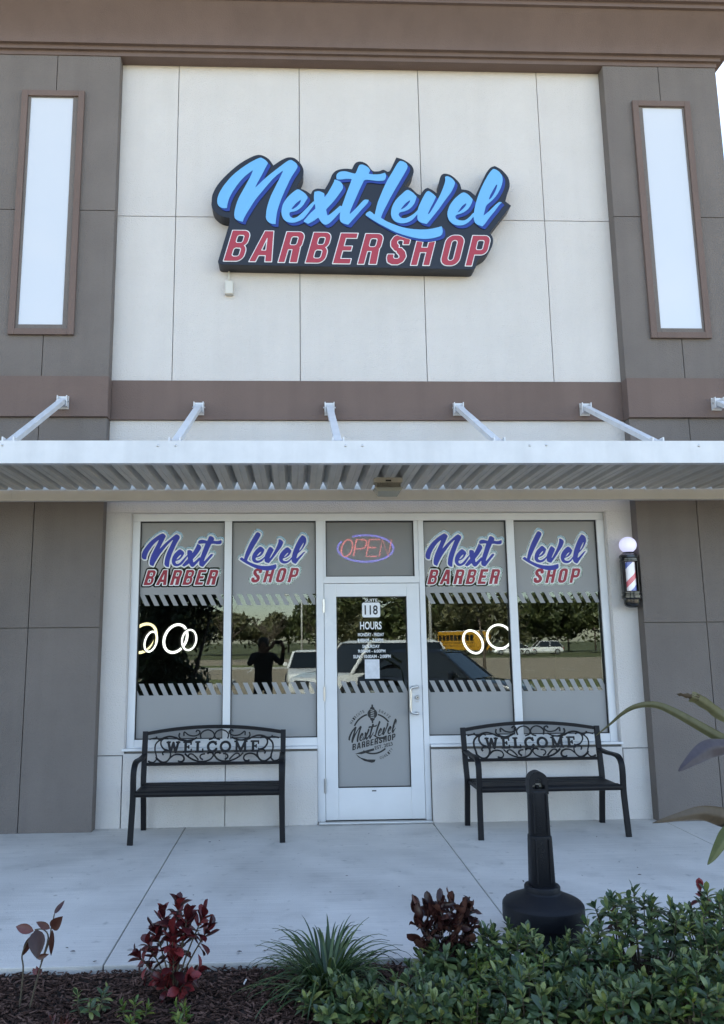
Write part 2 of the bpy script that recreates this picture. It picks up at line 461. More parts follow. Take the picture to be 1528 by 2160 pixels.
SCRIPT = {'N':[[(-769,5967),(-764,5938),(-746,5910),(-709,5893),(-670,5894),(-668,5928),(-653,5991),(-617,6072),(-555,6171),(-492,6247),(-413,6312),(-439,6242),(-501,6114),(-558,5998),(-589,5895),(-598,5826),(-588,5781),(-551,5759),(-514,5750),(-499,5794),(-447,5891),(-385,5995),(-311,6093),(-227,6204),(-164,6269),(-108,6316),(-132,6258),(-185,6141),(-237,6025),(-274,5899),(-284,5808),(-277,5774),(-252,5745),(-226,5731),(-187,5727),(-184,5775),(-169,5877),(-132,5998),(-79,6131),(-26,6248),(17,6318),(33,6353),(28,6382),(7,6405),(-31,6428),(-68,6416),(-142,6356),(-238,6274),(-312,6203),(-396,6112),(-375,6162),(-323,6266),(-286,6348),(-265,6389),(-270,6401),(-291,6424),(-334,6449),(-366,6440),(-440,6398),(-535,6327),(-619,6250),(-692,6157),(-743,6070),(-765,6007)]],'e':[[(133,6019),(122,5996),(90,5938),(47,5892),(5,5868),(-45,5858),(-50,5833),(-37,5805),(-6,5794),(37,5814),(90,5867),(148,5933),(196,5983),(201,5951),(153,5876),(94,5795),(47,5764),(-6,5745),(-58,5748),(-100,5773),(-124,5819),(-129,5867),(-116,5935),(-79,6005),(-26,6063),(16,6098),(43,6106),(85,6082),(117,6053)],[(-32,5888),(-21,5908),(21,5960),(71,5999),(58,5960),(26,5920),(-11,5893)]],'x':[[(202,6083),(250,6090),(300,6067),(302,6021),(334,6068),(372,6138),(400,6196),(405,6225),(426,6214),(464,6197),(487,6162),(489,6128),(467,6087),(424,6023),(376,5959),(320,5895),(320,5878),(324,5849),(332,5824),(353,5838),(407,5885),(466,5943),(468,5908),(462,5874),(406,5805),(352,5747),(315,5727),(284,5737),(258,5769),(239,5805),(194,5768),(136,5735),(89,5761),(121,5801),(169,5859),(211,5899),(206,5951),(199,5985),(196,6031)]],'t':[[(667,6386),(694,6389),(742,6364),(768,6329),(762,6312),(749,6288),(805,6281),(869,6286),(918,6302),(928,6273),(922,6238),(900,6215),(825,6211),(750,6222),(705,6218),(685,6177),(654,6107),(610,6002),(566,5898),(549,5841),(576,5864),(641,5934),(684,5986),(711,6004),(748,6002),(737,5969),(672,5894),(602,5807),(537,5729),(500,5738),(463,5760),(453,5794),(457,5851),(473,5920),(504,6012),(537,6105),(581,6228),(528,6229),(464,6220),(427,6222),(424,6254),(433,6283),(465,6307),(518,6312),(572,6297),(616,6286),(631,6316),(653,6374)]],'L':[[(1072,6436),(1104,6431),(1141,6405),(1149,6370),(1133,6329),(1071,6217),(1004,6100),(949,5995),(898,5891),(876,5839),(865,5808),(922,5771),(1017,5730),(1122,5699),(1228,5687),(1324,5688),(1410,5705),(1476,5724),(1484,5692),(1480,5647),(1455,5618),(1395,5598),(1310,5585),(1225,5591),(1110,5620),(1004,5658),(910,5708),(805,5770),(711,5837),(722,5860),(755,5880),(776,5867),(805,5838),(813,5879),(836,5971),(876,6075),(932,6204),(999,6321),(1044,6404)]],'e2':[[(1227,6022),(1233,6045),(1197,6085),(1155,6114),(1128,6111),(1078,6066),(1024,6008),(985,5938),(969,5869),(976,5812),(1007,5772),(1060,5752),(1113,5756),(1167,5780),(1200,5809),(1238,5861),(1250,5907),(1190,5849),(1125,5811),(1082,5807),(1056,5822),(1046,5847),(1057,5870),(1106,5882),(1160,5912),(1204,5964)],[(1066,5899),(1080,5922),(1124,5975),(1171,6010),(1156,5975),(1123,5934),(1085,5907)]],'v':[[(1358,6108),(1400,6077),(1429,6046),(1408,5996),(1374,5932),(1334,5845),(1361,5868),(1407,5944),(1458,6037),(1504,6142),(1529,6224),(1528,6268),(1557,6273),(1600,6248),(1627,6208),(1618,6167),(1583,6096),(1516,6003),(1448,5904),(1381,5817),(1326,5747),(1283,5756),(1247,5775),(1234,5804),(1235,5849),(1243,5913),(1268,5976),(1308,6058),(1336,6099)]],'e3':[[(1801,6016),(1791,6035),(1755,6076),(1718,6096),(1685,6086),(1624,6033),(1568,5957),(1542,5888),(1540,5830),(1561,5779),(1603,5745),(1656,5734),(1710,5746),(1765,5787),(1808,5845),(1806,5880),(1767,5833),(1712,5792),(1658,5792),(1624,5808),(1617,5837),(1634,5852),(1693,5872),(1748,5913),(1783,5966)],[(1636,5872),(1651,5889),(1691,5947),(1738,5983),(1729,5954),(1695,5913),(1656,5880)]],'l':[[(2037,6360),(2021,6358),(1975,6301),(1916,6194),(1869,6089),(1832,5984),(1809,5880),(1803,5811),(1818,5765),(1849,5742),(1886,5726),(1914,5755),(1971,5836),(2028,5906),(2074,5970),(2102,5993),(2069,5995),(2030,5963),(1962,5893),(1904,5844),(1920,5904),(1938,5956),(1989,6003),(2046,6068),(2093,6150),(2115,6221),(2115,6279),(2090,6326),(2059,6351)],[(1962,6015),(1981,6067),(2016,6132),(2061,6205),(2055,6161),(2025,6091),(1990,6038)]]}
CAB = [(-826,5976),(-819,6047),(-770,6154),(-674,6274),(-545,6396),(-414,6477),(-338,6491),(-261,6448),(-212,6377),(-129,6438),(-63,6468),(3,6460),(68,6393),(94,6322),(79,6250),(23,6142),(111,6103),(165,6065),(187,6108),(231,6128),(307,6122),(352,6206),(386,6290),(430,6332),(508,6352),(585,6348),(619,6414),(674,6434),(740,6404),(794,6332),(860,6329),(905,6346),(948,6323),(971,6335),(1041,6486),(1118,6458),(1194,6399),(1214,6327),(1168,6242),(1110,6157),(1176,6151),(1241,6087),(1273,6071),(1319,6136),(1353,6153),(1397,6130),(1446,6090),(1471,6174),(1473,6234),(1497,6295),(1536,6312),(1602,6291),(1676,6213),(1696,6141),(1773,6126),(1837,6072),(1899,6204),(1959,6326),(2007,6387),(2052,6405),(2118,6364),(2181,6281),(2192,6184),(2160,6088),(2139,6016),(2195,5969),(1964,5670),(1994,5611),(1979,5518),(1921,5435),(1831,5376),(1810,5306),(1801,5288),(1781,5276),(1739,5272),(558,5285),(-684,5299),(-727,5302),(-749,5316),(-753,5339),(-647,5740),(-647,5796),(-734,5818),(-799,5871),(-826,5929)]
C1L = [((0.025, 0.0, 0.353), (-0.077, 0.03, 0.367), 0.044), ((0.115, 0.0, 0.426), (0.156, 0.02, 0.48), 0.022), ((0.107, 0.0, 0.362), (0.161, -0.04, 0.423), 0.053), ((0.1, 0.0, 0.362), (0.031, 0.0, 0.394), 0.031), ((0.039, 0.0, 0.36), (0.063, -0.06, 0.254), 0.075), ((0.11, 0.0, 0.358), (0.108, -0.0, 0.236), 0.025), ((0.018, 0.0, 0.335), (-0.031, 0.02, 0.233), 0.031), ((0.046, 0.0, 0.235), (0.102, -0.02, 0.258), 0.024), ((0.049, 0.0, 0.166), (0.028, 0.0, 0.193), 0.022), ((0.053, 0.0, 0.165), (0.071, 0.0, 0.19), 0.022), ((0.056, 0.0, 0.162), (0.044, 0.0, 0.202), 0.022)]
C1S = [[(-0.026, 0.0, -0.01), (-0.015, 0.0, 0.18), (-0.024, 0.0, 0.244), (-0.011, 0.0, 0.29), (0.018, 0.0, 0.335), (0.034, 0.0, 0.358)], [(0.016, 0.0, -0.008), (0.053, 0.0, 0.159), (0.068, 0.0, 0.218), (0.099, 0.0, 0.311), (0.104, 0.0, 0.362), (0.111, 0.0, 0.395), (0.116, 0.0, 0.426)], [(0.066, -0.0, 0.218), (0.093, 0.0, 0.321), (0.068, 0.0, 0.359), (0.029, 0.0, 0.359)]]
TI = [[(1.599, -4.6, 1.206), (1.525, -4.6, 1.26), (1.461, -4.58, 1.302), (1.391, -4.55, 1.348), (1.343, -4.52, 1.375), (1.302, -4.5, 1.381), (1.259, -4.48, 1.371), (1.225, -4.45, 1.345), (1.187, -4.42, 1.304), (1.138, -4.4, 1.261)], [(1.627, -4.6, 1.306), (1.559, -4.55, 1.337), (1.508, -4.55, 1.374), (1.457, -4.57, 1.403), (1.428, -4.58, 1.413), (1.366, -4.6, 1.425)], [(1.586, -4.6, 1.246), (1.485, -4.65, 1.246), (1.42, -4.68, 1.242), (1.347, -4.72, 1.217), (1.279, -4.75, 1.183)], [(1.594, -4.6, 0.978), (1.474, -4.65, 1.01), (1.374, -4.7, 1.037), (1.267, -4.75, 1.037), (1.156, -4.8, 1.031)], [(1.579, -4.6, 1.004), (1.469, -4.68, 0.972), (1.418, -4.72, 0.945), (1.378, -4.74, 0.909), (1.351, -4.75, 0.886)]]
LITTER = [(-0.641, -0.531, 0.035), (-0.723, -0.571, 0.03), (0.625, -0.385, 0.02), (2.369, -1.717, 0.03), (2.444, -1.56, 0.015), (2.627, -1.08, 0.03), (2.368, -1.394, 0.018), (2.481, -0.662, 0.02), (0.362, -1.607, 0.02), (0.678, -1.867, 0.02), (-0.317, -2.928, 0.035), (-1.228, -2.824, 0.02), (-1.176, -2.873, 0.03), (-1.03, -3.009, 0.03), (-1.71, -1.515, 0.015), (1.536, -1.833, 0.028), (1.348, -2.112, 0.028), (2.244, -0.253, 0.02), (-0.665, -1.953, 0.022), (0.23, -1.966, 0.018), (0.016, -1.346, 0.012), (1.983, -1.723, 0.014), (1.256, -1.759, 0.014)]

# ------------------------------------------------------------------ materials
M_cream = mat("cream_stucco", (0.645, 0.612, 0.582), 0.9, var=0.03, vscale=1.9, bump=1.0, bscale=85, streak=0.03)
M_grey = mat("grey_stucco", (0.174, 0.151, 0.137), 0.88, var=0.08, vscale=1.6, bump=0.9, bscale=90, streak=0.08)
M_brown = mat("brown_stucco", (0.160, 0.113, 0.096), 0.85, var=0.07, vscale=1.5, bump=0.5, bscale=110, streak=0.08)
M_joint = mat("joint_sealant", (0.15, 0.145, 0.135), 0.9)
M_white = mat("white_aluminium", (0.72, 0.73, 0.74), 0.38, var=0.03, vscale=4, spec=0.5, rvar=0.08)
M_canopy = mat("canopy_white_paint", (0.70, 0.705, 0.715), 0.36, var=0.06, vscale=5, streak=0.09, rvar=0.1)
M_deck = mat("mill_aluminium_deck", (0.56, 0.535, 0.48), 0.36, metal=0.0, var=0.14, vscale=2.2, stretch=(3, 0.8, 3), rvar=0.12)
M_gutter = mat("beige_gutter_paint", (0.62, 0.60, 0.55), 0.5, var=0.05, vscale=3)
M_steel = mat("brushed_steel", (0.62, 0.62, 0.61), 0.3, metal=1.0)
M_gasket = mat("black_gasket", (0.012, 0.012, 0.013), 0.6)
M_film = mat("frosted_film", (0.30, 0.30, 0.295), 0.55, var=0.025, vscale=2)
M_spandrel = mat("white_spandrel_glass", (0.62, 0.635, 0.66), 0.06, spec=0.8, coat=0.6)
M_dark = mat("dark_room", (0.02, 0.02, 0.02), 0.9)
M_conc = mat("broom_concrete", (0.36, 0.355, 0.34), 0.9, var=0.10, vscale=2.4, bump=0.35, bscale=90)
M_black = mat("black_powder_coat", (0.008, 0.008, 0.010), 0.5, spec=0.22, bump=0.1, bscale=300)

def glass_material():
    m = bpy.data.materials.new("window_glass"); m.use_nodes = True
    n, l = m.node_tree.nodes, m.node_tree.links
    n.remove(n["Principled BSDF"])
    tr = n.new("ShaderNodeBsdfTransparent"); tr.inputs["Color"].default_value = (0.90, 0.93, 0.90, 1)
    gl = n.new("ShaderNodeBsdfGlossy"); gl.inputs["Roughness"].default_value = 0.0
    gl.inputs["Color"].default_value = (0.85, 0.93, 0.94, 1)
    lw = n.new("ShaderNodeLayerWeight"); lw.inputs["Blend"].default_value = 0.5
    pw = n.new("ShaderNodeMath"); pw.operation = 'POWER'; pw.inputs[1].default_value = 5
    l.new(lw.outputs["Facing"], pw.inputs[0])
    ma = n.new("ShaderNodeMath"); ma.operation = 'MULTIPLY_ADD'; ma.inputs[1].default_value = 0.85; ma.inputs[2].default_value = GLASS_R
    l.new(pw.outputs[0], ma.inputs[0])
    mi = n.new("ShaderNodeMixShader"); l.new(ma.outputs[0], mi.inputs["Fac"])
    l.new(tr.outputs["BSDF"], mi.inputs[1]); l.new(gl.outputs["BSDF"], mi.inputs[2])
    l.new(mi.outputs["Shader"], n["Material Output"].inputs["Surface"])
    return m
GLASS_R = 0.055
M_glass = glass_material()

# ------------------------------------------------------------------ ground
def sheet(name, m, x0, x1, y0, y1, z, label, cat, kind="structure"):
    o = MB().add([(x0, y0, z), (x1, y0, z), (x1, y1, z), (x0, y1, z)], [(0, 1, 2, 3)]).build(name, m)
    return tag(o, label, cat, kind=kind)
M_grass = mat("lawn_grass", (0.10, 0.11, 0.04), 0.95, var=0.4, vscale=0.5, bump=0.6, bscale=20)
M_asphalt = mat("old_asphalt", (0.33, 0.272, 0.188), 0.92, var=0.14, vscale=0.6, bump=0.3, bscale=60)
M_line = mat("road_paint", (0.72, 0.72, 0.68), 0.7, var=0.08, vscale=6)
M_soil = mat("dark_soil", (0.035, 0.024, 0.018), 0.95, var=0.4, vscale=12, bump=0.8, bscale=50)
sheet("ground", M_grass, -600, 600, -900, 600, -0.26, "flat grassy ground reaching out to the horizon", "ground")
sheet("parking_lot", M_asphalt, -90, 90, -74, -5.42, -0.14, "sunlit grey asphalt parking lot in front of the shops", "parking lot")
sheet("planting_bed", M_soil, -14, 14, -5.3, -3.03, -0.04, "bare dark soil of the planting bed beside the walk", "planting bed")
bx("kerb", M_conc, None, -14, 14, -5.42, -5.3, -0.25, -0.02, 0.012)
tag(bpy.data.objects["kerb"], "concrete kerb between planting bed and parking lot", "kerb", kind="structure")

# sidewalk: separate slabs with tooled joints
walk = tag(thing("sidewalk", (0, 0, -0.1), "pale concrete sidewalk slabs in front of the shop", "sidewalk"), kind="structure")
jx = [-9.9, -7.68, -5.46, -3.22, -0.99, 1.235, 3.32, 5.5, 7.7, 9.9]
def slab_mat():
    m = mat("sidewalk_concrete", (0.68, 0.652, 0.605), 0.88, var=0.09, vscale=1.7, bump=0.35, bscale=110)
    n, l = m.node_tree.nodes, m.node_tree.links
    b = n["Principled BSDF"]; src = b.inputs["Base Color"].links[0].from_socket
    ge = n.new("ShaderNodeNewGeometry")
    # darker blotches and fine specks
    for sc, lo, hi, dark in ((0.8, 0.30, 0.55, 0.80), (3.1, 0.28, 0.42, 0.84), (13.0, 0.27, 0.37, 0.74), (60.0, 0.22, 0.36, 0.70)):
        no = n.new("ShaderNodeTexNoise"); no.inputs["Scale"].default_value = sc; no.inputs["Detail"].default_value = 6
        l.new(ge.outputs["Position"], no.inputs["Vector"])
        r = n.new("ShaderNodeValToRGB"); r.color_ramp.elements[0].position = lo; r.color_ramp.elements[1].position = hi
        r.color_ramp.elements[0].color = (dark, dark, dark, 1)
        l.new(no.outputs["Fac"], r.inputs["Fac"])
        mm = n.new("ShaderNodeMixRGB"); mm.blend_type = 'MULTIPLY'; mm.inputs["Fac"].default_value = 1
        l.new(src, mm.inputs["Color1"]); l.new(r.outputs["Color"], mm.inputs["Color2"]); src = mm.outputs["Color"]
    # chewing-gum spots and broom lines
    vo = n.new("ShaderNodeTexVoronoi"); vo.inputs["Scale"].default_value = 2.3; l.new(ge.outputs["Position"], vo.inputs["Vector"])
    r = n.new("ShaderNodeValToRGB"); r.color_ramp.elements[0].position = 0.030; r.color_ramp.elements[1].position = 0.045
    r.color_ramp.elements[0].color = (.62, .61, .6, 1); l.new(vo.outputs["Distance"], r.inputs["Fac"])
    mm = n.new("ShaderNodeMixRGB"); mm.blend_type = 'MULTIPLY'; mm.inputs["Fac"].default_value = 1
    l.new(src, mm.inputs["Color1"]); l.new(r.outputs["Color"], mm.inputs["Color2"]); src = mm.outputs["Color"]
    mp = n.new("ShaderNodeMapping"); mp.inputs["Scale"].default_value = (1.5, 160, 1); l.new(ge.outputs["Position"], mp.inputs["Vector"])
    nb = n.new("ShaderNodeTexNoise"); nb.inputs["Scale"].default_value = 1; nb.inputs["Detail"].default_value = 3; l.new(mp.outputs["Vector"], nb.inputs["Vector"])
    r = n.new("ShaderNodeValToRGB"); r.color_ramp.elements[0].color = (.86, .86, .86, 1); r.color_ramp.elements[0].position = .35; r.color_ramp.elements[1].position = .6
    l.new(nb.outputs["Fac"], r.inputs["Fac"])
    mm = n.new("ShaderNodeMixRGB"); mm.blend_type = 'MULTIPLY'; mm.inputs["Fac"].default_value = 1
    l.new(src, mm.inputs["Color1"]); l.new(r.outputs["Color"], mm.inputs["Color2"]); src = mm.outputs["Color"]
    l.new(src, b.inputs["Base Color"])
    return m
M_walk = slab_mat()
for a, b in zip(jx[:-1], jx[1:]):
    bx("slab", M_walk, walk, a + 0.004, b - 0.004, -3.05, 0.06, -0.1, 0.0, 0.006)

# ------------------------------------------------------------------ the shop building
XL, XR = -1.79, 3.263
bld = thing("shop_building", (0.73, 0, 0), "two-storey cream stucco shop front with grey pilasters and brown cornice", "building")
wall = MB()
for x0, x1, z0, z1 in ((XL-.3, XR+.3, 2.86, 8.2), (XL-.3, -1.558, -0.1, 2.86), (3.018, XR+.3, -0.1, 2.86),
                       (-1.558, 0.196, -0.1, 0.663), (1.239, 3.018, -0.1, 0.663)):
    wall.box(x0, x1, 0.026, 0.24, z0, z1)
wall_o = wall.build("wall", M_joint, bld)
# body of the building behind: sides, back and roof (keeps the room dark)
body = MB()
body.box(-14, -3.45, 0.0, 0.62, -0.1, 8.2).box(4.482, 14, 0.4, 0.62, -0.1, 5.3)  # unseen left wing added at full height to cast shade on the bushy tree
body.box(-14, 14, 16, 16.3, -0.1, 5.3).box(-14, -13.7, 0.62, 16, -0.1, 5.3).box(13.7, 14, 0.62, 16, -0.1, 5.3)
body.box(-14, 14, 0.62, 16, 5.0, 5.3)
body.box(-14, 4.478, 4.0, 4.2, 5.3, 8.2).box(-14, -13.7, 0.62, 4.0, 5.3, 8.2).box(4.2, 4.478, 0.0, 4.0, 5.3, 8.2)
body.box(-14, 4.478, 0.62, 4.0, 7.6, 7.8)
body.build("rear_wall", M_grey, bld)
# dark shop room
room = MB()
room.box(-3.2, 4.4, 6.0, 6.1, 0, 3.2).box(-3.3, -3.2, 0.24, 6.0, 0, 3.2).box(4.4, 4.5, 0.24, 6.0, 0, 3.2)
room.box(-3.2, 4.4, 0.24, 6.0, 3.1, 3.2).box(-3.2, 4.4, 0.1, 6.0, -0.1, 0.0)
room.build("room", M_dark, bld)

def panels(xs, zs, y, th, m, parent, name="stucco_panel", skip=lambda a, b: False, g=0.0035):
    for x0, x1 in zip(xs[:-1], xs[1:]):
        for z0, z1 in zip(zs[:-1], zs[1:]):
            if skip((x0+x1)/2, (z0+z1)/2): continue
            gx0 = g if x0 > xs[0] else 0; gx1 = g if x1 < xs[-1] else 0
            gz0 = g if z0 > zs[0] else 0; gz1 = g if z1 < zs[-1] else 0
            bx(name, m, parent, x0+gx0, x1-gx1, y, y+th, z0+gz0, z1-gz1, 0.0025)
# upper cream field
panels([XL, -1.205, 0.054, 1.314, 2.587, XR], [4.155, 5.90, 7.62], 0.0, 0.025, M_cream, wall_o)
panels([XL, XR], [2.852, 3.757], 0.0, 0.025, M_cream, wall_o)
panels([XL, -1.556], [0.63, 2.85], 0.0, 0.025, M_cream, wall_o)
panels([3.016, XR], [0.63, 2.85], 0.0, 0.025, M_cream, wall_o)
panels([XL, -1.572], [0.0, 0.622], 0.0, 0.025, M_cream, wall_o)
panels([3.03, XR], [0.0, 0.622], 0.0, 0.025, M_cream, wall_o)
panels([-1.563, -0.64, 0.194], [0.0, 0.64], 0.0, 0.025, M_cream, wall_o)
panels([1.241, 2.115, 3.021], [0.0, 0.64], 0.0, 0.025, M_cream, wall_o)

bx("reveal", M_cream, wall_o, -1.5578, -1.5485, 0.012, 0.15, 0.6855, 2.8485)
bx("reveal", M_cream, wall_o, 3.0085, 3.0178, 0.012, 0.15, 0.6855, 2.8485)
bx("reveal", M_cream, wall_o, -1.5578, 3.0178, 0.012, 0.15, 2.8488, 2.8598)
# pilasters
def pilaster(xa, xb, xj):
    p = bx("pilaster", M_joint, bld, xa+0.004, xb-0.004, -0.1, 0.02, -0.1, 7.6)
    for zs in ([0.0, 1.773, 3.751], [4.151, 5.886, 7.608]):
        panels([xa, xj, xb], zs, -0.124, 0.03, M_grey, p)
    # returns beside the cream field
    for s, x in ((-1, xa), (1, xb)):
        if abs(x-XL) < .01: bx("return", M_grey, p, x-0.004, x, -0.094, 0.0, 0.0, 7.608)
        else: bx("return", M_grey, p, x, x+0.004, -0.094, 0.0 if abs(x-XR) < .01 else 0.4, 0.0, 7.608) if s > 0 else bx("return", M_grey, p, x, x+0.004, -0.094, 0.0, 0.0, 7.608)
    return p
pilaster(-3.40, XL, -2.428)
pilaster(XR, 4.478, 3.857)
# band course
bx("band_course", M_brown, bld, -3.405, XL+0.012, -0.16, 0.0, 3.752, 4.152, 0.004)
bx("band_course", M_brown, bld, XL+0.0125, XR-0.0125, -0.03, 0.024, 3.7575, 4.1545, 0.004)
bx("band_course", M_brown, bld, XR-0.012, 4.485, -0.16, 0.0, 3.752, 4.152, 0.004)
# cornice swept round the right-hand corner
prof = [(0.004, 7.608), (0.134, 7.608), (0.134, 7.648), (0.141, 7.653), (0.166, 7.655), (0.166, 7.688), (0.172, 7.694), (0.205, 7.697)]
for k in range(9):
    t = k / 8
    prof.append((0.21 + 0.215*(t**1.35), 7.72 + 0.29*t))
prof += [(0.43, 8.018), (0.462, 8.02), (0.462, 8.058), (0.468, 8.063), (0.50, 8.065), (0.50, 8.105), (0.545, 8.11), (0.545, 8.30), (0.0, 8.34)]
cor = MB(); vs_, fs_ = [], []; m_ = len(prof)
for k in range(4):
    for d, z in prof:
        e = d - 0.124
        vs_.append(((-14.2, -d, z), (4.478 + e, -d, z), (4.478 + e, 4.3, z), (4.3, 4.3, z))[k])
for k in range(2):
    for i in range(m_ - 1):
        fs_.append((k*m_+i, (k+1)*m_+i, (k+1)*m_+i+1, k*m_+i+1))
cor.add(vs_[:3*m_], fs_)
cor.build("cornice", M_brown, bld, smooth=0.5, fixn=True)
bx("parapet_cap", M_brown, bld, -14.2, 4.7, -0.1, 4.3, 8.25, 8.32)

# narrow blind windows on the pilasters
def narrow_window(x0, x1, px0, px1, label):
    z0, z1, pz0, pz1 = 4.570, 7.187, 4.678, 7.118
    def ring(a0, a1, b0, b1, c0, c1, d0, d1, ya, yb):
        r = MB()
        r.box(a0, b0, ya, yb, c0, d1).box(b1, a1, ya, yb, c0, d1).box(b0, b1, ya, yb, c0, d0).box(b0, b1, ya, yb, c1, d1) if False else \
        r.box(a0, b0, ya, yb, c0, c1).box(b1, a1, ya, yb, c0, c1).box(b0, b1, ya, yb, c0, d0).box(b0, b1, ya, yb, d1, c1)
        return r
    w = ring(x0, x1, x0+.062, x1-.062, z0, z1, z0+.062, z1-.062, -0.158, -0.1245).build("window", M_brown, bld, bevel=0.004)
    tag(w, label)
    ring(x0+.0625, x1-.0625, px0, px1, z0+.0625, z1-.0625, pz0, pz1, -0.140, -0.1247).build("inner_frame", M_grey, w, bevel=0.003)
    MB().box(px0, px1, -0.130, -0.1249, pz0, pz1).build("pane", M_spandrel, w)
narrow_window(-2.76, -2.132, -2.672, -2.248, "tall narrow white pane in a brown frame left of the sign")
narrow_window(3.538, 4.152, 3.648, 4.072, "tall narrow white pane in a brown frame right of the sign")

# ------------------------------------------------------------------ storefront glazing
fr = bx("storefront_frame", M_white, bld, -1.548, 3.008, 0.055, 0.155, 2.777, 2.848, 0.003)     # head
for x0, x1 in ((-1.548, -1.478), (-0.676, -0.606), (0.197, 0.268), (1.185, 1.237), (2.045, 2.122), (2.937, 3.008)):
    z0 = 0.0 if x0 in (0.197, 1.185) else 0.667
    bx("mullion", M_white, fr, x0, x1, 0.052, 0.152, z0, 2.7765, 0.003)
bx("mullion", M_white, fr, 0.2685, 0.291, 0.062, 0.150, 2.2375, 2.7765, 0.002)
bx("mullion", M_white, fr, 1.143, 1.1845, 0.062, 0.150, 2.2375, 2.7765, 0.002)
bx("transom_bar", M_white, fr, 0.2685, 1.1845, 0.055, 0.152, 2.174, 2.237, 0.003)
for x0, x1 in ((-1.4775, -0.6765), (-0.6055, 0.1965), (1.2375, 2.0445), (2.1225, 2.9365)):
    bx("bottom_rail", M_white, fr, x0, x1, 0.056, 0.150, 0.685, 0.755, 0.003)
for x0, x1 in ((-1.575, 0.195), (1.240, 3.03)):
    bx("sill", M_white, fr, x0, x1, -0.012, 0.15, 0.6635, 0.6845, 0.003)
bx("threshold", M_steel, fr, 0.2, 1.235, -0.03, 0.16, 0.001, 0.018, 0.003)

GY = 0.095         # glass plane
def map_box(loops_by, src, dst, rot=0.0):
    """affine map taking the run's bounding box src to dst"""
    (a0, a1, b0, b1), (c0, c1, d0, d1) = src, dst
    kx, kz = (c1-c0)/(a1-a0), (d1-d0)/(b1-b0)
    return [[[((x-a0)*kx + c0, (z-b0)*kz + d0) for x, z in lp] for lp in g] for g in loops_by]
NEXT = [[[(x/1000, z/1000) for x, z in lp] for lp in SCRIPT[k]] for k in ('N', 'e', 'x', 't')]
LEVEL = [[[(x/1000, z/1000) for x, z in lp] for lp in SCRIPT[k]] for k in ('L', 'e2', 'v', 'e3', 'l')]
def bbox(gs):
    xs = [p[0] for g in gs for lp in g for p in lp]; zs = [p[1] for g in gs for lp in g for p in lp]
    return min(xs), max(xs), min(zs), max(zs)
def smooth_loops(gs, n=3):
    out = []
    for g in gs:
        q = []
        for lp in g:
            P = [Vector(p) for p in lp]; N = len(P); r = []
            for i in range(N):
                p0, p1, p2, p3 = P[i-1], P[i], P[(i+1) % N], P[(i+2) % N]
                sg = (p2-p1).length
                def tan(a, b, c):
                    # tangent at b: none at sharp corners, never longer than the segment
                    if (b-a).length and (c-b).length and (b-a).angle(c-b, 0) > 0.9: return None
                    m = (c-a)/2
                    return m*(sg/m.length) if m.length > sg else m
                m1, m2 = tan(p0, p1, p2), tan(p1, p2, p3)
                if m1 is None: m1 = p2-p1
                if m2 is None: m2 = p2-p1
                for k in range(n):
                    t = k/n
                    r.append(tuple(p1*(2*t**3-3*t*t+1) + m1*(t**3-2*t*t+t) + p2*(-2*t**3+3*t*t) + m2*(t**3-t*t)))
            q.append(r)
        out.append(q)
    return out
NEXT, LEVEL = smooth_loops(NEXT), smooth_loops(LEVEL)
def run_sd(gs, X, Z):
    d = np.full(X.shape, 1e9)
    for g in gs:
        d = np.minimum(d, sd_poly(X, Z, g))
    return d
def word_sd(word, x0, x1, z0, z1, X, Z, slant=0.28):
    """block capitals set into a box; the slanted row spans x0..x1"""
    h = z1 - z0
    tot = sum(BW[c] for c in word); n = len(word)
    gap = ((x1-x0-slant*h)/h - tot) / max(1, n-1)
    Zu = (Z - z0)/h; Xu = (X - x0 - slant*(Z-z0))/h
    d = np.full(X.shape, 1e9); cur = 0.0
    for c in word:
        d = np.minimum(d, glyph_sd(c, Xu-cur, Zu)); cur += BW[c] + gap
    return d*h
M_blue = mat("decal_blue", (0.022, 0.036, 0.34), 0.5)
M_red = mat("decal_red", (0.30, 0.015, 0.035), 0.5)
M_decalwhite = mat("decal_white", (0.78, 0.79, 0.80), 0.5)
M_decalblack = mat("decal_black", (0.01, 0.01, 0.011), 0.5)

ST_P, ST_W, ST_L = 0.0893, 0.046, 0.052     # stripe pitch, width, lean
def stripes(mb, x0, x1, zt, zb, y0, y1, ph=0.0):
    x = x0 - 0.2 + ph
    while x < x1 + 0.1:
        # film bar leaning: top-left to bottom-right, clipped to the pane
        q = [(x, zt), (x+ST_W, zt), (x+ST_W+ST_L, zb), (x+ST_L, zb)]
        q = clip(q, x0, x1)
        if len(q) > 2: mb.prism([q], y0, y1)
        x += ST_P
def clip(poly, x0, x1):
    for lim, sgn in ((x0, 1), (x1, -1)):
        out = []
        for i in range(len(poly)):
            a, b = poly[i-1], poly[i]
            ia, ib = (a[0]-lim)*sgn >= 0, (b[0]-lim)*sgn >= 0
            if ia != ib:
                t = (lim-a[0])/(b[0]-a[0]); out.append((lim, a[1]+t*(b[1]-a[1])))
            if ib: out.append(b)
        poly = out
        if not poly: return []
    return poly

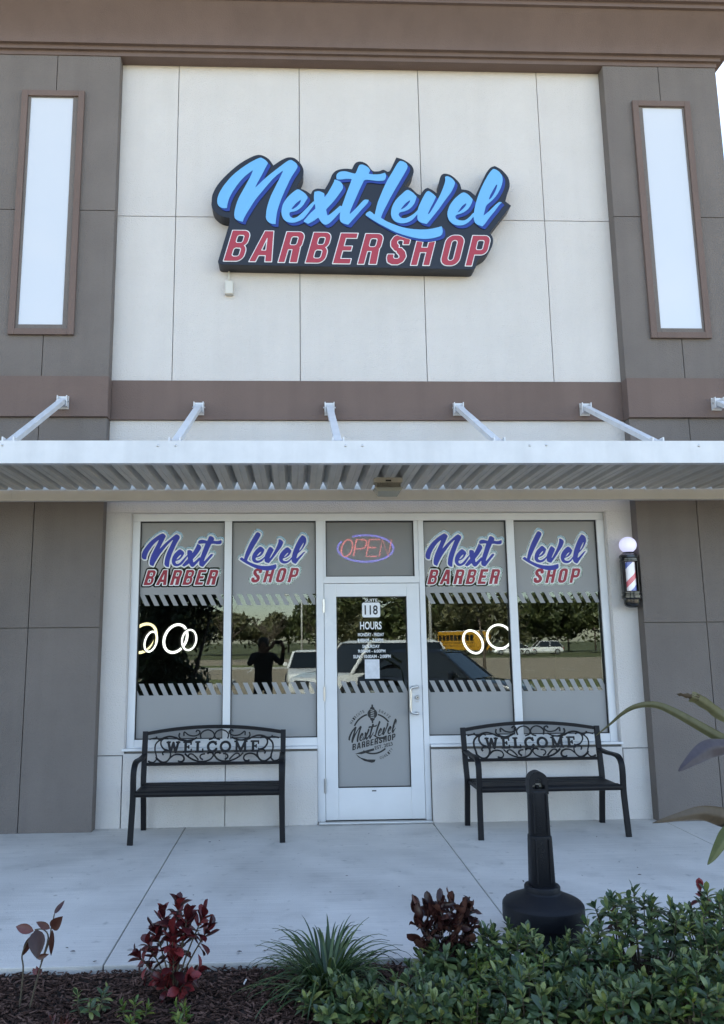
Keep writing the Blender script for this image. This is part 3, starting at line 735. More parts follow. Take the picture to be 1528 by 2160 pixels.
def shop_window(x0, x1, script, sbox, word, wbox, label):
    z0, z1 = 0.755, 2.777
    gp_ = MB().box(x0+.002, x1-.002, GY-.003, GY+.003, z0+.002, z1-.002)
    ta, tb = random.uniform(-.0022, .0022), random.uniform(-.0008, .0008)          # panes never sit perfectly true
    gp_.v = [(a, b + ta*(a-(x0+x1)/2) + tb*(c-1.7), c) for a, b, c in gp_.v]
    w = gp_.build("storefront_window", M_glass, bld)
    tag(w, label)
    e = 0.007
    gk = MB()
    gk.box(x0+.0005, x0+e, .07, .12, z0+.0005, z1-.0005).box(x1-e, x1-.0005, .07, .12, z0+.0005, z1-.0005)
    gk.box(x0+e+.0003, x1-e-.0003, .07, .12, z1-e-.004, z1-.0005).box(x0+e+.0003, x1-e-.0003, .07, .12, z0+.0005, z0+e)
    gk.build("gasket", M_gasket, w)
    zu, zl = 2.078, 1.975       # upper stripes
    lu, ll = 1.255, 1.148       # lower stripes
    y0, y1 = GY-.0045, GY-.0035
    gs = map_box(script, bbox(script), sbox)
    X0, X1, Z0, Z1 = x0+e, x1-e, zu, z1-e
    h = 0.006
    def film_fn(X, Z):
        dl = np.minimum(run_sd(gs, X-0.004, Z-0.010), word_sd(word, *wbox, X-0.002, Z-0.002)) - 0.024
        return np.maximum(sd_box(X, Z, X0, X1, Z0, Z1), -dl)
    D, xs, zs = field(film_fn, X0-.03, X1+.03, Z0-.03, Z1+.03, h)
    fm = MB().prism(contours(D, xs, zs), y0, y1)
    stripes(fm, X0, X1, zu-.0004, zl, y0, y1, 0.02)
    fm.build("frosted_film", M_film, w)
    fm = MB()
    stripes(fm, X0, X1, lu, ll+.0004, y0, y1, 0.035)
    fm.box(X0, X1, y0, y1, z0+e, ll)
    fm.build("frosted_film", M_film, w)
    # lettering: white outline behind, colour in front
    bb = bbox(gs)
    D, xs, zs = field(lambda X, Z: run_sd(gs, X, Z), bb[0]-.05, bb[1]+.05, bb[2]-.05, bb[3]+.05, 0.0045)
    MB().prism(contours(D, xs, zs, 0.013), GY-.0058, GY-.0047).build("script_outline", M_decalwhite, w)
    MB().prism(contours(D, xs, zs, 0.0), GY-.0072, GY-.0060).build("script_lettering", M_blue, w)
    D, xs, zs = field(lambda X, Z: word_sd(word, *wbox, X, Z), wbox[0]-.03, wbox[1]+.03, wbox[2]-.03, wbox[3]+.03, 0.0035)
    MB().prism(contours(D, xs, zs, 0.009), GY-.0054, GY-.0046).build("capital_outline", M_decalwhite, w)
    MB().prism(contours(D, xs, zs, 0.0), GY-.0068, GY-.0056).build("capital_lettering", M_red, w)
    return w
shop_window(-1.478, -0.676, NEXT, (-1.465, -0.706, 2.340, 2.664), "BARBER", (-1.441, -0.728, 2.170, 2.312), "leftmost shop window with blue script and red capitals")
shop_window(-0.606, 0.197, LEVEL, (-0.534, 0.106, 2.302, 2.673), "SHOP", (-0.431, 0.040, 2.188, 2.326), "shop window left of the door with blue script")
shop_window(1.237, 2.045, NEXT, (1.256, 2.008, 2.327, 2.652), "BARBER", (1.264, 1.985, 2.160, 2.302), "shop window right of the door with blue script")
shop_window(2.122, 2.937, LEVEL, (2.204, 2.840, 2.288, 2.671), "SHOP", (2.291, 2.770, 2.166, 2.306), "rightmost shop window beside the barber pole")
def thin_film():
    m = mat("thin_frosted_film", (0.30, 0.30, 0.295), 0.55); n, l = m.node_tree.nodes, m.node_tree.links
    t = n.new("ShaderNodeBsdfTransparent"); mi = n.new("ShaderNodeMixShader"); mi.inputs["Fac"].default_value = 0.35
    l.new(n["Principled BSDF"].outputs["BSDF"], mi.inputs[1]); l.new(t.outputs["BSDF"], mi.inputs[2])
    l.new(mi.outputs["Shader"], n["Material Output"].inputs["Surface"]); return m
M_filmt = thin_film()
# transom light over the door
tw = MB().box(0.293, 1.141, GY-.003, GY+.003, 2.239, 2.775).build("transom_window", M_glass, bld)
gk = MB().box(.2915, .298, .07, .12, 2.238, 2.776).box(1.136, 1.1425, .07, .12, 2.238, 2.776).box(.2985, 1.1355, .07, .12, 2.765, 2.776).box(.2985, 1.1355, .07, .12, 2.238, 2.244)
gk.build("gasket", M_gasket, tw)
MB().box(0.299, 1.135, GY-.0045, GY-.0035, 2.245, 2.764).build("frosted_film", M_filmt, tw)

# ------------------------------------------------------------------ door
DX0, DX1 = 0.2715, 1.1825
GX0, GX1, GZ0, GZ1 = 0.386, 1.058, 0.303, 2.047
dy0, dy1 = 0.062, 0.112
door = MB().box(DX0, GX0, dy0, dy1, 0.024, 2.170).build("door", M_white, bld, bevel=0.003)      # hinge stile carries the name
bx("stile", M_white, door, GX1, DX1, dy0, dy1, 0.024, 2.170, 0.003)
bx("top_rail", M_white, door, GX0+.0006, GX1-.0006, dy0+.001, dy1-.001, GZ1, 2.1695, 0.002)
bx("bottom_rail", M_white, door, GX0+.0006, GX1-.0006, dy0+.001, dy1-.001, 0.0245, GZ0, 0.002)
bx("door_closer_strip", M_gasket, door, 0.269, 0.2712, 0.075, 0.11, 0.02, 2.17)
bx("door_gap_strip", M_gasket, door, 1.1828, 1.1848, 0.075, 0.11, 0.02, 2.17)
bx("glass_pane", M_glass, door, GX0+.001, GX1-.001, GY-.003, GY+.003, GZ0+.001, GZ1-.001)
gk = MB(); e = .006
gk.box(GX0+.0008, GX0+e, .07, .108, GZ0+.001, GZ1-.001).box(GX1-e, GX1-.0008, .07, .108, GZ0+.001, GZ1-.001)
gk.box(GX0+e+.0003, GX1-e-.0003, .07, .108, GZ0+.001, GZ0+e+.001).box(GX0+e+.0003, GX1-e-.0003, .07, .108, GZ1-e-.002, GZ1-.001)
gk.build("gasket", M_gasket, door)
fm = MB(); y0, y1 = GY-.0045, GY-.0035
stripes(fm, GX0+e, GX1-e, 1.257, 1.1484, y0, y1, 0.05)
fm.box(GX0+e, GX1-e, y0, y1, GZ0+e, 1.148)
fm.build("frosted_film", M_film, door)
# white lettering on the door glass
yt = GY - .0060
text_mesh(MB(), "SUITE", .662, .782, 1.998, 2.026, yt, bold=.01).build("suite_lettering", M_decalwhite, door)
for t, x0, x1, z0, z1 in (("HOURS", .612, .817, 1.736, 1.810), ("MONDAY - FRIDAY", .590, .838, 1.672, 1.704),
                          ("9:00AM - 7:00PM", .586, .828, 1.620, 1.651), ("SATURDAY", .630, .795, 1.562, 1.593),
                          ("9:00AM - 6:00PM", .588, .848, 1.519, 1.549), ("SUN - 10:00AM - 2:00PM", .543, .896, 1.468, 1.500)):
    text_mesh(MB(), t, x0, x1, z0, z1, yt, bold=.02).build("hours_lettering", M_decalwhite, door)
D, xs, zs = field(lambda X, Z: sd_box(X, Z, .634, .806, 1.850, 1.990, .018), .6, .84, 1.82, 2.02, .004)
MB().prism(contours(D, xs, zs), yt+.0008, yt+.0018).build("number_plate", M_decalwhite, door)
text_mesh(MB(), "118", .657, .783, 1.875, 1.965, yt-.0005, bold=.02).build("suite_number", M_decalblack, door)
MB().box(.650, .789, yt+.0008, yt+.0018, 1.279, 1.457).build("notice_sticker", mat("sticker", (0.62, 0.64, 0.68), 0.6, var=.1, vscale=30), door)
# round badge
bd = MB(); yb = GY - .0075
cxb, czb, rb = 0.713, 0.772, 0.205
def arc(a0, a1, r, w, n=18):
    out = [(cxb + (r+w/2)*math.cos(rad(a0+(a1-a0)*k/n)), czb + (r+w/2)*math.sin(rad(a0+(a1-a0)*k/n))) for k in range(n+1)]
    return out + [(cxb + (r-w/2)*math.cos(rad(a1-(a1-a0)*k/n)), czb + (r-w/2)*math.sin(rad(a1-(a1-a0)*k/n))) for k in range(n+1)]
for a0, a1 in ((36, 74), (106, 155), (238, 312)):
    bd.prism([arc(a0, a1, 0.186 if a0 < 200 else 0.172, .014)], yb, yb+.001)
badge = NEXT + LEVEL
ba = bbox(badge); rt = rad(13)
def bmap(gs):
    out = []
    for g in gs:
        q = []
        for lp in g:
            r = []
            for x, z in lp:
                u = (x-ba[0])/(ba[1]-ba[0])*0.455 - 0.2275; v = ((z-ba[2])/(ba[3]-ba[2]) - .5)*0.175
                r.append((cxb + u, czb + 0.022 + v + u*math.tan(rt)))
            q.append(r)
        out.append(q)
    return out
bs = bmap(badge)
D, xs, zs = field(lambda X, Z: run_sd(bs, X, Z), .45, .98, .6, .98, .004)
bd.prism(contours(D, xs, zs, -0.0005), yb+.0002, yb+.0012)
def wsl(X, Z):
    return word_sd("BARBERSHOP", cxb-.192, cxb+.212, .675, .730, X, Z - (X-cxb)*math.tan(rt), slant=.05)
D, xs, zs = field(wsl, .49, .96, .6, .82, .0033)
bd.prism(contours(D, xs, zs, 0), yb+.0004, yb+.0014)
text_mesh(bd, "EST. 2023", cxb+.015, cxb+.185, .652, .684, yb+.0006, bold=.015, rot=rt)
# razor
bd.prism([[(.605, .596), (.725, .628), (.722, .648), (.605, .618), (.545, .600)]], yb+.0008, yb+.0016)
bd.prism([[(.552, .598), (.60, .565), (.66, .548), (.735, .546), (.725, .524), (.700, .518), (.63, .536), (.575, .570)]], yb+.001, yb+.0018)
# barber pole emblem
zc = czb + .186
D, xs, zs = field(lambda X, Z: np.maximum(np.minimum(np.minimum(sd_path(X, Z, [(.713, zc), (.7131, zc)], .046), sd_box(X, Z, .692, .734, zc-.062, zc+.062, .015)), sd_box(X, Z, .705, .721, zc-.085, zc+.085, .006)),
      -np.minimum.reduce([np.maximum(np.abs(Z-zc-k*.0165+(X-.713)*.25)-.0042, np.abs(X-.713)-.017) for k in (-2, -1, 0, 1, 2)])), .64, .79, zc-.1, zc+.1, .0022)
bd.prism(contours(D, xs, zs, 0, .0008), yb, yb+.001)
def arc_text(txt, a0, a1, r, hgt, flip=False):
    for k, ch in enumerate(txt):
        a = rad(a0 + (a1-a0)*k/(len(txt)-1))
        x, z = cxb + r*math.cos(a), czb + r*math.sin(a)
        text_mesh(bd, ch, x-hgt*.28, x+hgt*.28, z-hgt/2, z+hgt/2, yb, bold=.01, rot=a + (math.pi/2 if flip else -math.pi/2))
arc_text("HAIRCUTS", 152, 112, .225, .026)
arc_text("SHAVE", 72, 44, .222, .026)
arc_text("QUALITY", 288, 322, .222, .026, True)
bd.build("round_badge", M_decalblack, door)
# door furniture
hd = MB().tube(smooth_path([(1.130, .062, 1.203), (1.132, .02, 1.203), (1.128, -.005, 1.203), (1.085, -.012, 1.200), (1.066, -.012, 1.175), (1.064, -.012, 1.09),
     (1.060, -.012, .995), (1.075, -.012, .970), (1.120, -.008, .963), (1.128, .02, .963), (1.126, .062, .963)], 5), .0135, 10).build("handle", M_steel, door, smooth=True)
lk = MB().lathe([(0, -.012), (.014, -.012), (.018, -.008), (.020, 0), (.020, .01)], (1.135, .052, 1.104), 20, 'Y').build("lock_cylinder", M_steel, door, smooth=0.6)
MB().lathe([(0, -.002), (.006, -.002), (.006, .004)], (1.135, .0385, 1.104), 12, 'Y').build("lock_core", M_gasket, door)
bx("lock_plate", M_steel, door, 1.118, 1.152, .057, .0625, 1.060, 1.070, .001)
for z in (1.960, 1.147, 0.327):
    h_ = MB()
    for k in range(3): h_.lathe([(.0, -.021), (.010, -.021), (.010, .021), (.0, .021)], (0.266, 0.050, z + (k-1)*.0425), 10)
    h_.build("hinge", M_steel, door, smooth=0.6)
bx("maker_plate", M_decalblack, door, .694, .734, .0605, .0628, .270, .280, .0008)

# ------------------------------------------------------------------ shop sign
M_navy = mat("sign_navy", (0.0042, 0.0065, 0.015), 0.45, var=.06, vscale=3, rvar=.08)
M_skyblue = mat("sign_sky_blue", (0.145, 0.42, 0.74), 0.4)
M_deepblue = mat("sign_deep_blue", (0.006, 0.035, 0.26), 0.45)
M_signred = mat("sign_red", (0.36, 0.028, 0.048), 0.42)
sign = thing("shop_sign", (0.5, -0.0, 5.9), "navy contour sign with sky blue script over red capitals", "sign")
cabl = smooth_loops([[[(x/1000, z/1000) for x, z in CAB]]], 3)[0]
cb = MB().prism(cabl, -0.162, 0.0 - 0.001).build("cabinet", M_navy, sign)
MB().prism(smooth_loops([[[(x/1000, z/1000) for x, z in CAB]]], 3)[0], -0.1655, -0.1625, lambda x, z: (x*0.998+.001, z*0.998+.0118)).build("face_panel", M_navy, sign)
allg = NEXT + LEVEL
ab = bbox(allg)
D0, xs, zs = field(lambda X, Z: run_sd(allg, X, Z), ab[0]-.15, ab[1]+.15, ab[2]-.15, ab[3]+.1, 0.009)
h_ = 0.009
Ds = D0.copy()
for k in range(1, 4):                       # drop shadow: the script swept down and to the right
    Ds[:-k, k:] = np.minimum(Ds[:-k, k:], D0[k:, :-k])
yF = -0.1655
MB().prism(contours(Ds, xs, zs, 0, .0009), yF-.009, yF-.0005).build("script_shadow", M_deepblue, sign)
MB().prism(contours(D0, xs, zs, 0, .0009), yF-.016, yF-.0092).build("script_lettering", M_skyblue, sign)
# red capitals with a white edge
rowsL = [('B', -.702, 5.334), ('A', -.452, 5.331), ('R', -.165, 5.325), ('B', .104, 5.322), ('E', .375, 5.317), ('R', .622, 5.314), ('S', .893, 5.312), ('H', 1.150, 5.307), ('O', 1.440, 5.307), ('P', 1.699, 5.306)]
wo, wf = MB(), MB()
# parts of the capitals covered by the swash of the L are cut away behind it
for ch, x0, z0 in rowsL:
    H = 0.329
    ext = 0.03 if ch in 'O' else 0.0
    def fn(X, Z, ch=ch, x0=x0, z0=z0, H=H):
        Zu = (Z-z0)/H; Xu = (X-x0-.268*(Z-z0))/H
        return glyph_sd(ch, Xu, Zu)*H
    D, gx, gz = field(fn, x0-.06, x0+.36, z0-.05, z0+H+.05, .0055)
    if ch in 'SH':
        Xg, Zg = np.meshgrid(gx, gz)
        far = run_sd([SW for SW in LEVEL[:1]], Xg-.0, Zg+.0)
        far = np.minimum(far, run_sd(LEVEL[:1], Xg-.025, Zg+.025)) - .004
        D = np.maximum(D, -far)
    wo.prism(contours(D, gx, gz, .0045, .0006), yF-.004, yF-.0005)
    wf.prism(contours(D, gx, gz, -.0045, .0006), yF-.0085, yF-.0042)
wo.build("capital_outline", M_decalwhite, sign)
wf.build("capital_lettering", M_signred, sign)

jb = thing("junction_box", (-0.652, 0, 5.11), "small cream junction box and conduit below the sign", "junction box")
M_box = mat("cream_box_paint", (0.62, 0.60, 0.54), 0.6)
bx("box", M_box, jb, -0.692, -0.612, -0.055, -0.0005, 5.045, 5.185, 0.006)
bx("cover", M_box, jb, -0.688, -0.616, -0.060, -0.0555, 5.049, 5.181, 0.003)
MB().tube([(-0.655, -.02, 5.185), (-0.657, -.02, 5.30)], .0105, 10).build("conduit", M_box, jb, smooth=True)
for x, z in ((-.683, 5.054), (-.621, 5.054), (-.683, 5.176), (-.621, 5.176)):
    MB().lathe([(0, -.002), (.003, -.001), (.003, .003)], (x, -.0605, z), 8, 'Y').build("screw", M_steel, jb)
# two old screw holes in the stucco
# ------------------------------------------------------------------ canopy
can = thing("canopy", (0.7, 0, 2.95), "white metal canopy with corrugated deck hung over the shop front", "canopy")
CX0, CX1, CY = -6.5, 7.5, -1.60
fz0, fz1 = 2.966, 3.141
fa = MB().box(CX0, CX1, CY, CY+.006, fz0, fz1).box(CX0, CX1, CY+.0061, CY+.07, fz0, fz0+.006).box(CX0, CX1, CY+.0061, CY+.07, fz1-.006, fz1)
fascia = fa.build("fascia", M_canopy, can)
for x in (-1.04, -.905, .385, .515, 1.81, 1.94, 3.14, -2.35, -2.2):
    MB().lathe([(0, -.005), (.008, -.004), (.010, 0), (.010, .004)], (x, CY-.001, 3.105+random.uniform(-.004, .003)), 10, 'Y').build("bolt", M_steel, fascia, smooth=True)
# rear gutter in lengths
for x0, x1 in ((CX0, -2.62), (-2.617, 1.7), (1.703, CX1)):
    g = MB().box(x0, x1, -.188, -.184, 2.935, 3.035).box(x0, x1, -.1835, -.1315, 2.935, 2.939).box(x0, x1, -.1312, -.127, 2.935, 3.08)
    g.build("gutter", M_gutter, can)
bx("ledger", M_gutter, can, CX0, CX1, -.126, -.0, 2.962, 2.985) if False else None
# deck: one pan after another, 0.161 m apart
P = 0.1606
pan = [(0.0, 0.0), (0.104, 0.0), (0.132, 0.062), (0.1600, 0.062)]
def pan_mesh():
    b = MB(); t = .0022
    prof2 = [(-0.0325, 0.072), (0.0, 0.0), (0.042, 0.0), (0.046, 0.004), (0.050, 0.004), (0.054, 0.0), (0.096, 0.0), (0.1265, 0.072), (0.1278, 0.072)]
    for (xa, za), (xb, zb) in zip(prof2[:-1], prof2[1:]):
        y0, y1 = CY+.071, -.195
        b.add([(xa, y0, za), (xb, y0, zb), (xb, y1, zb), (xa, y1, za), (xa, y0, za+t), (xb, y0, zb+t), (xb, y1, zb+t), (xa, y1, za+t)],
              [(0, 3, 2, 1), (4, 5, 6, 7), (0, 1, 5, 4), (2, 3, 7, 6)])
    return b
x = CX0 + .05; k = 0; first = None
while x < CX1 - .2:
    if first is None:
        first = pan_mesh().build("deck_pan", M_deck, can, local=True)
        o = first
    else:
        o = first.copy(); COL.objects.link(o)
    o.location = (x - 0.7, 0, 3.036 - 2.95 + random.uniform(-.0015, .0015))
    x += P
# hanger struts
for k in range(-2, 8):
    X = 0.335 + 1.262*k
    yb, zb = (-.165, 3.885) if (X < XL or X > XR) else (-.04, 3.865)
    xl = X + 0.0
    st = MB().tube([(X, yb-.05, zb), (xl, CY+.12, 3.155)], 1.0, sq=(.062, .040)).build("strut", M_canopy, can)
    br = MB().box(X-.047, X+.047, yb-.006, yb+.004, zb-.065, zb+.06).box(X-.047, X-.040, yb-.075, yb-.0062, zb-.055, zb+.05).box(X+.040, X+.047, yb-.075, yb-.0062, zb-.055, zb+.05)
    br.build("bracket", M_canopy, st)
    MB().lathe([(0, -.062), (.008, -.062), (.008, .062), (0, .062)], (X, yb-.045, zb), 8, 'X').build("bolt", M_steel, st)
    MB().box(xl-.047, xl-.036, CY+.07, CY+.16, 3.1415, 3.19).box(xl+.036, xl+.047, CY+.07, CY+.16, 3.1415, 3.19).build("clevis", M_canopy, st)

# flood light under the deck
fl = thing("flood_light", (0.815, -0.62, 3.0), "beige wall-pack flood light hanging under the canopy deck", "flood light")
M_fl = mat("flood_housing", (0.42, 0.40, 0.34), 0.55, var=.06)
MB().box(.69, .94, -.72, -.60, 2.995, 3.04).box(.785, .845, -.725, -.7205, 3.0, 3.02).build("housing", M_fl, fl, bevel=.004)
bx("sensor_slot", M_gasket, fl, .79, .84, -.7285, -.7255, 3.003, 3.018)
for k in range(15):
    bx("fin", M_fl, fl, .705+k*.0152, .710+k*.0152, -.735, -.60, 2.952, 2.9945)
MB().add([(.69, -.75, 2.945), (.94, -.75, 2.945), (.94, -.59, 2.945), (.69, -.59, 2.945), (.72, -.73, 2.915), (.91, -.73, 2.915), (.90, -.62, 2.885), (.73, -.62, 2.885)],
         [(0, 1, 2, 3), (4, 7, 6, 5), (0, 4, 5, 1), (1, 5, 6, 2), (2, 6, 7, 3), (3, 7, 4, 0)]).build("lens", mat("flood_lens", (.35, .34, .27), .25), fl)

# ------------------------------------------------------------------ neon OPEN sign behind the transom glass
neon = thing("neon_sign", (0.68, GY+.04, 2.52), "glowing neon sign reading OPEN in a blue oval above the door", "neon sign")
M_nred = mat("neon_red", (0.8, 0.15, 0.15), .4, emit=(1.0, 0.16, 0.17), estr=1.15)
M_nblue = mat("neon_blue", (0.25, 0.22, 0.8), .4, emit=(0.20, 0.17, 1.0), estr=1.1)
yn = GY + .045
ov = [(0.682 + .272*math.cos(a), yn+.008, 2.517 + .130*math.sin(a)) for a in [rad(118 - k*7.5) for k in range(45)]]
MB().tube(ov, .0095, 8).build("oval_tube", M_nblue, neon, smooth=True)
def nt(pts): return [(x, yn, z) for x, z in pts]
def L_(u0, pts):  # italic letter cell
    return nt([(u0 + x*.105 + .22*(z-.5)*.155, 2.438 + z*.165) for x, z in pts])
Os = [(.5 + .5*math.cos(a), .5 + .5*math.sin(a)) for a in [rad(k*18) for k in range(21)]]
for nm, pts in (("letter_o", L_(.448, Os)), ("letter_p", L_(.578, [(0, 0), (0, 1), (.6, 1), (.95, .93), (1, .72), (.92, .52), (.6, .46), (.05, .46)])),
                ("letter_e", L_(.703, [(1, 1), (0, 1), (0, 0), (1, 0)])), ("letter_n", L_(.830, [(0, 0), (0, 1), (.85, 0), (.85, 1)]))):
    MB().tube(pts, .0068, 8).build(nm, M_nred, neon, smooth=True)
MB().tube(L_(.703, [(0.02, .52), (.75, .52)]), .0068, 8).build("letter_bar", M_nred, neon, smooth=True)

# ring lights inside the shop
def ring_light(x, z, y, R, yaw_, tilt, colr, es, label):
    t = thing("ring_light", (x, y, z), label, "ring light", "ring lights inside the shop")
    m = mat("ring_glow_%s" % ("warm" if colr[2] < .8 else "white"), colr, .4, emit=colr, estr=es)
    pts = []
    Mx = Matrix.Rotation(tilt, 3, 'Y') @ Matrix.Rotation(yaw_, 3, 'Z')
    for k in range(49):
        a = 2*math.pi*k/48
        pts.append(Vector((x, y, z)) + Mx @ Vector((R*math.cos(a), 0, R*math.sin(a))))
    MB().tube(pts, R*.088, 8, caps=False).build("tube", m, t, smooth=True)
    bk = [p + Mx @ Vector((0, .035, 0)) for p in pts]
    MB().tube(bk, R*.10, 6, caps=False).build("backing", M_gasket, t)
for a in ((-1.885, 1.690, .190, rad(52), rad(30), (1.0, .86, .48), .45, "warm yellow ring light at the far left behind the glass"),
          (-1.790, 1.648, .125, rad(66), rad(14), (1.0, 1.0, .97), .55, "smallest ring light, seen through the warm yellow ring"),
          (-1.486, 1.683, .178, rad(50), rad(22), (1.0, 1.0, .97), .55, "larger white ring light of the touching pair, leftmost window"),
          (-1.318, 1.664, .125, rad(54), rad(8), (1.0, 1.0, .97), .55, "smaller white ring light of the touching pair, leftmost window"),
          (2.225, 1.608, .150, rad(-55), rad(-24), (1.0, 1.0, .97), .55, "slim tilted white ring light right of the door"),
          (2.560, 1.669, .150, rad(-25), rad(-25), (1.0, 1.0, .97), .55, "rounder white ring light beside the right-hand mullion")):
    ring_light(a[0], a[1], 2.5, *a[2:])

# ------------------------------------------------------------------ barber pole
bp_ = thing("barber_pole", (3.165, -0.11, 1.92), "wall barber pole with glowing white globe and striped drum", "barber pole")
c0 = (3.163, -0.112, 0.0)
M_gblack = mat("gloss_black", (0.008, 0.008, 0.009), 0.22, coat=0.4)
M_globe = mat("globe_glow", (0.8, 0.8, 0.85), 0.3, emit=(0.62, 0.62, 1.0), estr=0.16)
sph = [(.080*math.sin(a), -.078*math.cos(a)) for a in [math.pi*k/16 for k in range(17)]]
MB().lathe(sph, (c0[0], c0[1], 2.507), 28).build("globe", M_globe, bp_, smooth=True)
MB().lathe([(0, 2.437), (.052, 2.437), (.056, 2.425), (.075, 2.415), (.086, 2.405), (.088, 2.385), (.080, 2.376), (.080, 2.365), (.085, 2.360), (.085, 2.350), (.074, 2.342), (0, 2.342)], c0, 28).build("top_cap", M_gblack, bp_, smooth=0.6)
MB().lathe([(0, 2.068), (.074, 2.068), (.085, 2.060), (.085, 2.048), (.079, 2.042), (.079, 2.032), (.088, 2.026), (.088, 2.004), (.080, 1.996), (.072, 1.988), (.071, 1.955), (.066, 1.935), (.050, 1.920), (.025, 1.913), (0, 1.912)], c0, 28).build("bottom_cap", M_gblack, bp_, smooth=0.6)
shell = []
for k in range(15):
    a = rad(-38 + 256*k/14)
    shell.append((c0[0] + .076*math.cos(a), c0[1] + .076*math.sin(a)))
sh = MB()
n_ = len(shell)
sh.add([(x, y, z) for z in (2.067, 2.343) for x, y in shell] + [(c0[0]+(x-c0[0])*.95, c0[1]+(y-c0[1])*.95, z) for z in (2.067, 2.343) for x, y in shell],
       [(i, i+1, n_+i+1, n_+i) for i in range(n_-1)] + [(2*n_+i, 3*n_+i, 3*n_+i+1, 2*n_+i+1) for i in range(n_-1)] + [(0, n_, 3*n_, 2*n_), (n_-1, 3*n_-1, 4*n_-1, 2*n_-1)])
sh.build("housing", M_gblack, bp_, smooth=0.6)
SM = {"white": mat("drum_white", (.75, .76, .80), .35, emit=(.85, .88, 1.0), estr=.06, coat=.5), "red": mat("drum_red", (.55, .12, .16), .35, emit=(.9, .25, .32), estr=.04, coat=.5),
      "blue": mat("drum_blue", (.08, .12, .42), .35, emit=(.2, .3, .9), estr=.03, coat=.5)}
drum = MB().lathe([(0, 2.069), (.050, 2.069), (.050, 2.341), (0, 2.341)], c0, 24).build("drum", SM["white"], bp_, smooth=0.6)
for kk, cn in ((0, "blue"), (2, "red")):
    for turn in (-2, -1, 0, 1, 2):
        vs_, fs_ = [], []
        for i in range(41):
            th = 2*math.pi*i/40 - math.pi
            zb = 2.118 + .236*(th + math.pi/2)/(2*math.pi)*1.25 + turn*.236*1.25 - (0 if turn == 0 else 0) + kk*.059 - .085
            za, zt = max(2.0695, min(2.3405, zb)), max(2.0695, min(2.3405, zb+.056))
            for z in (za, zt): vs_.append((c0[0] + .0512*math.cos(th), c0[1] + .0512*math.sin(th), z))
        fs_ = [(2*i, 2*i+2, 2*i+3, 2*i+1) for i in range(40) if vs_[2*i+1][2]-vs_[2*i][2] > 1e-4 or vs_[2*i+3][2]-vs_[2*i+2][2] > 1e-4]
        if fs_: MB().add(vs_, fs_).build("stripe", SM[cn], drum, smooth=True)
bx("wall_mount", M_gblack, bp_, 3.12, 3.20, -.045, -.0005, 2.02, 2.38, .004)

# ------------------------------------------------------------------ benches
def serif_sd(ch, X, Z):
    un = lambda *a: np.minimum.reduce(a)
    B_ = lambda x0, x1, z0, z1: sd_box(X, Z, x0, x1, z0, z1)
    if ch == 'W': return un(sd_path(X, Z, [(.16, .95), (.40, .05), (.64, .90), (.88, .05), (1.12, .95)], .085), B_(0, .36, .91, 1), B_(.92, 1.28, .91, 1))
    if ch == 'M': return un(B_(.14, .28, 0, 1), B_(.95, 1.12, 0, 1), sd_path(X, Z, [(.2, .94), (.62, .1), (1.04, .94)], .085), B_(0, .4, 0, .09), B_(.82, 1.25, 0, .09), B_(0, .26, .91, 1), B_(1.0, 1.25, .91, 1))
    if ch == 'E': return un(B_(.12, .31, 0, 1), B_(0, .8, 0, .1), B_(0, .78, .9, 1), B_(.3, .56, .46, .55), B_(.49, .56, .36, .65), B_(.70, .78, .72, .95), B_(.73, .81, .05, .3))
    if ch == 'L': return un(B_(.12, .31, 0, 1), B_(0, .75, 0, .1), B_(0, .44, .9, 1), B_(.67, .75, .05, .32))
    if ch == 'C': return un(sd_path(X, Z, [(.86, .74), (.78, .86), (.62, .94), (.45, .94), (.24, .84), (.12, .66), (.1, .5), (.12, .34), (.24, .16), (.45, .06), (.62, .06), (.80, .15), (.9, .28)], .085), B_(.82, .9, .66, .98))
    if ch == 'O':
        r = np.hypot((X-.52)/.52, (Z-.5)/.5); return np.maximum(r-1.02, .70-r)*.5
SWD = {'W': 1.28, 'E': .83, 'L': .78, 'C': .93, 'O': 1.05, 'M': 1.26}
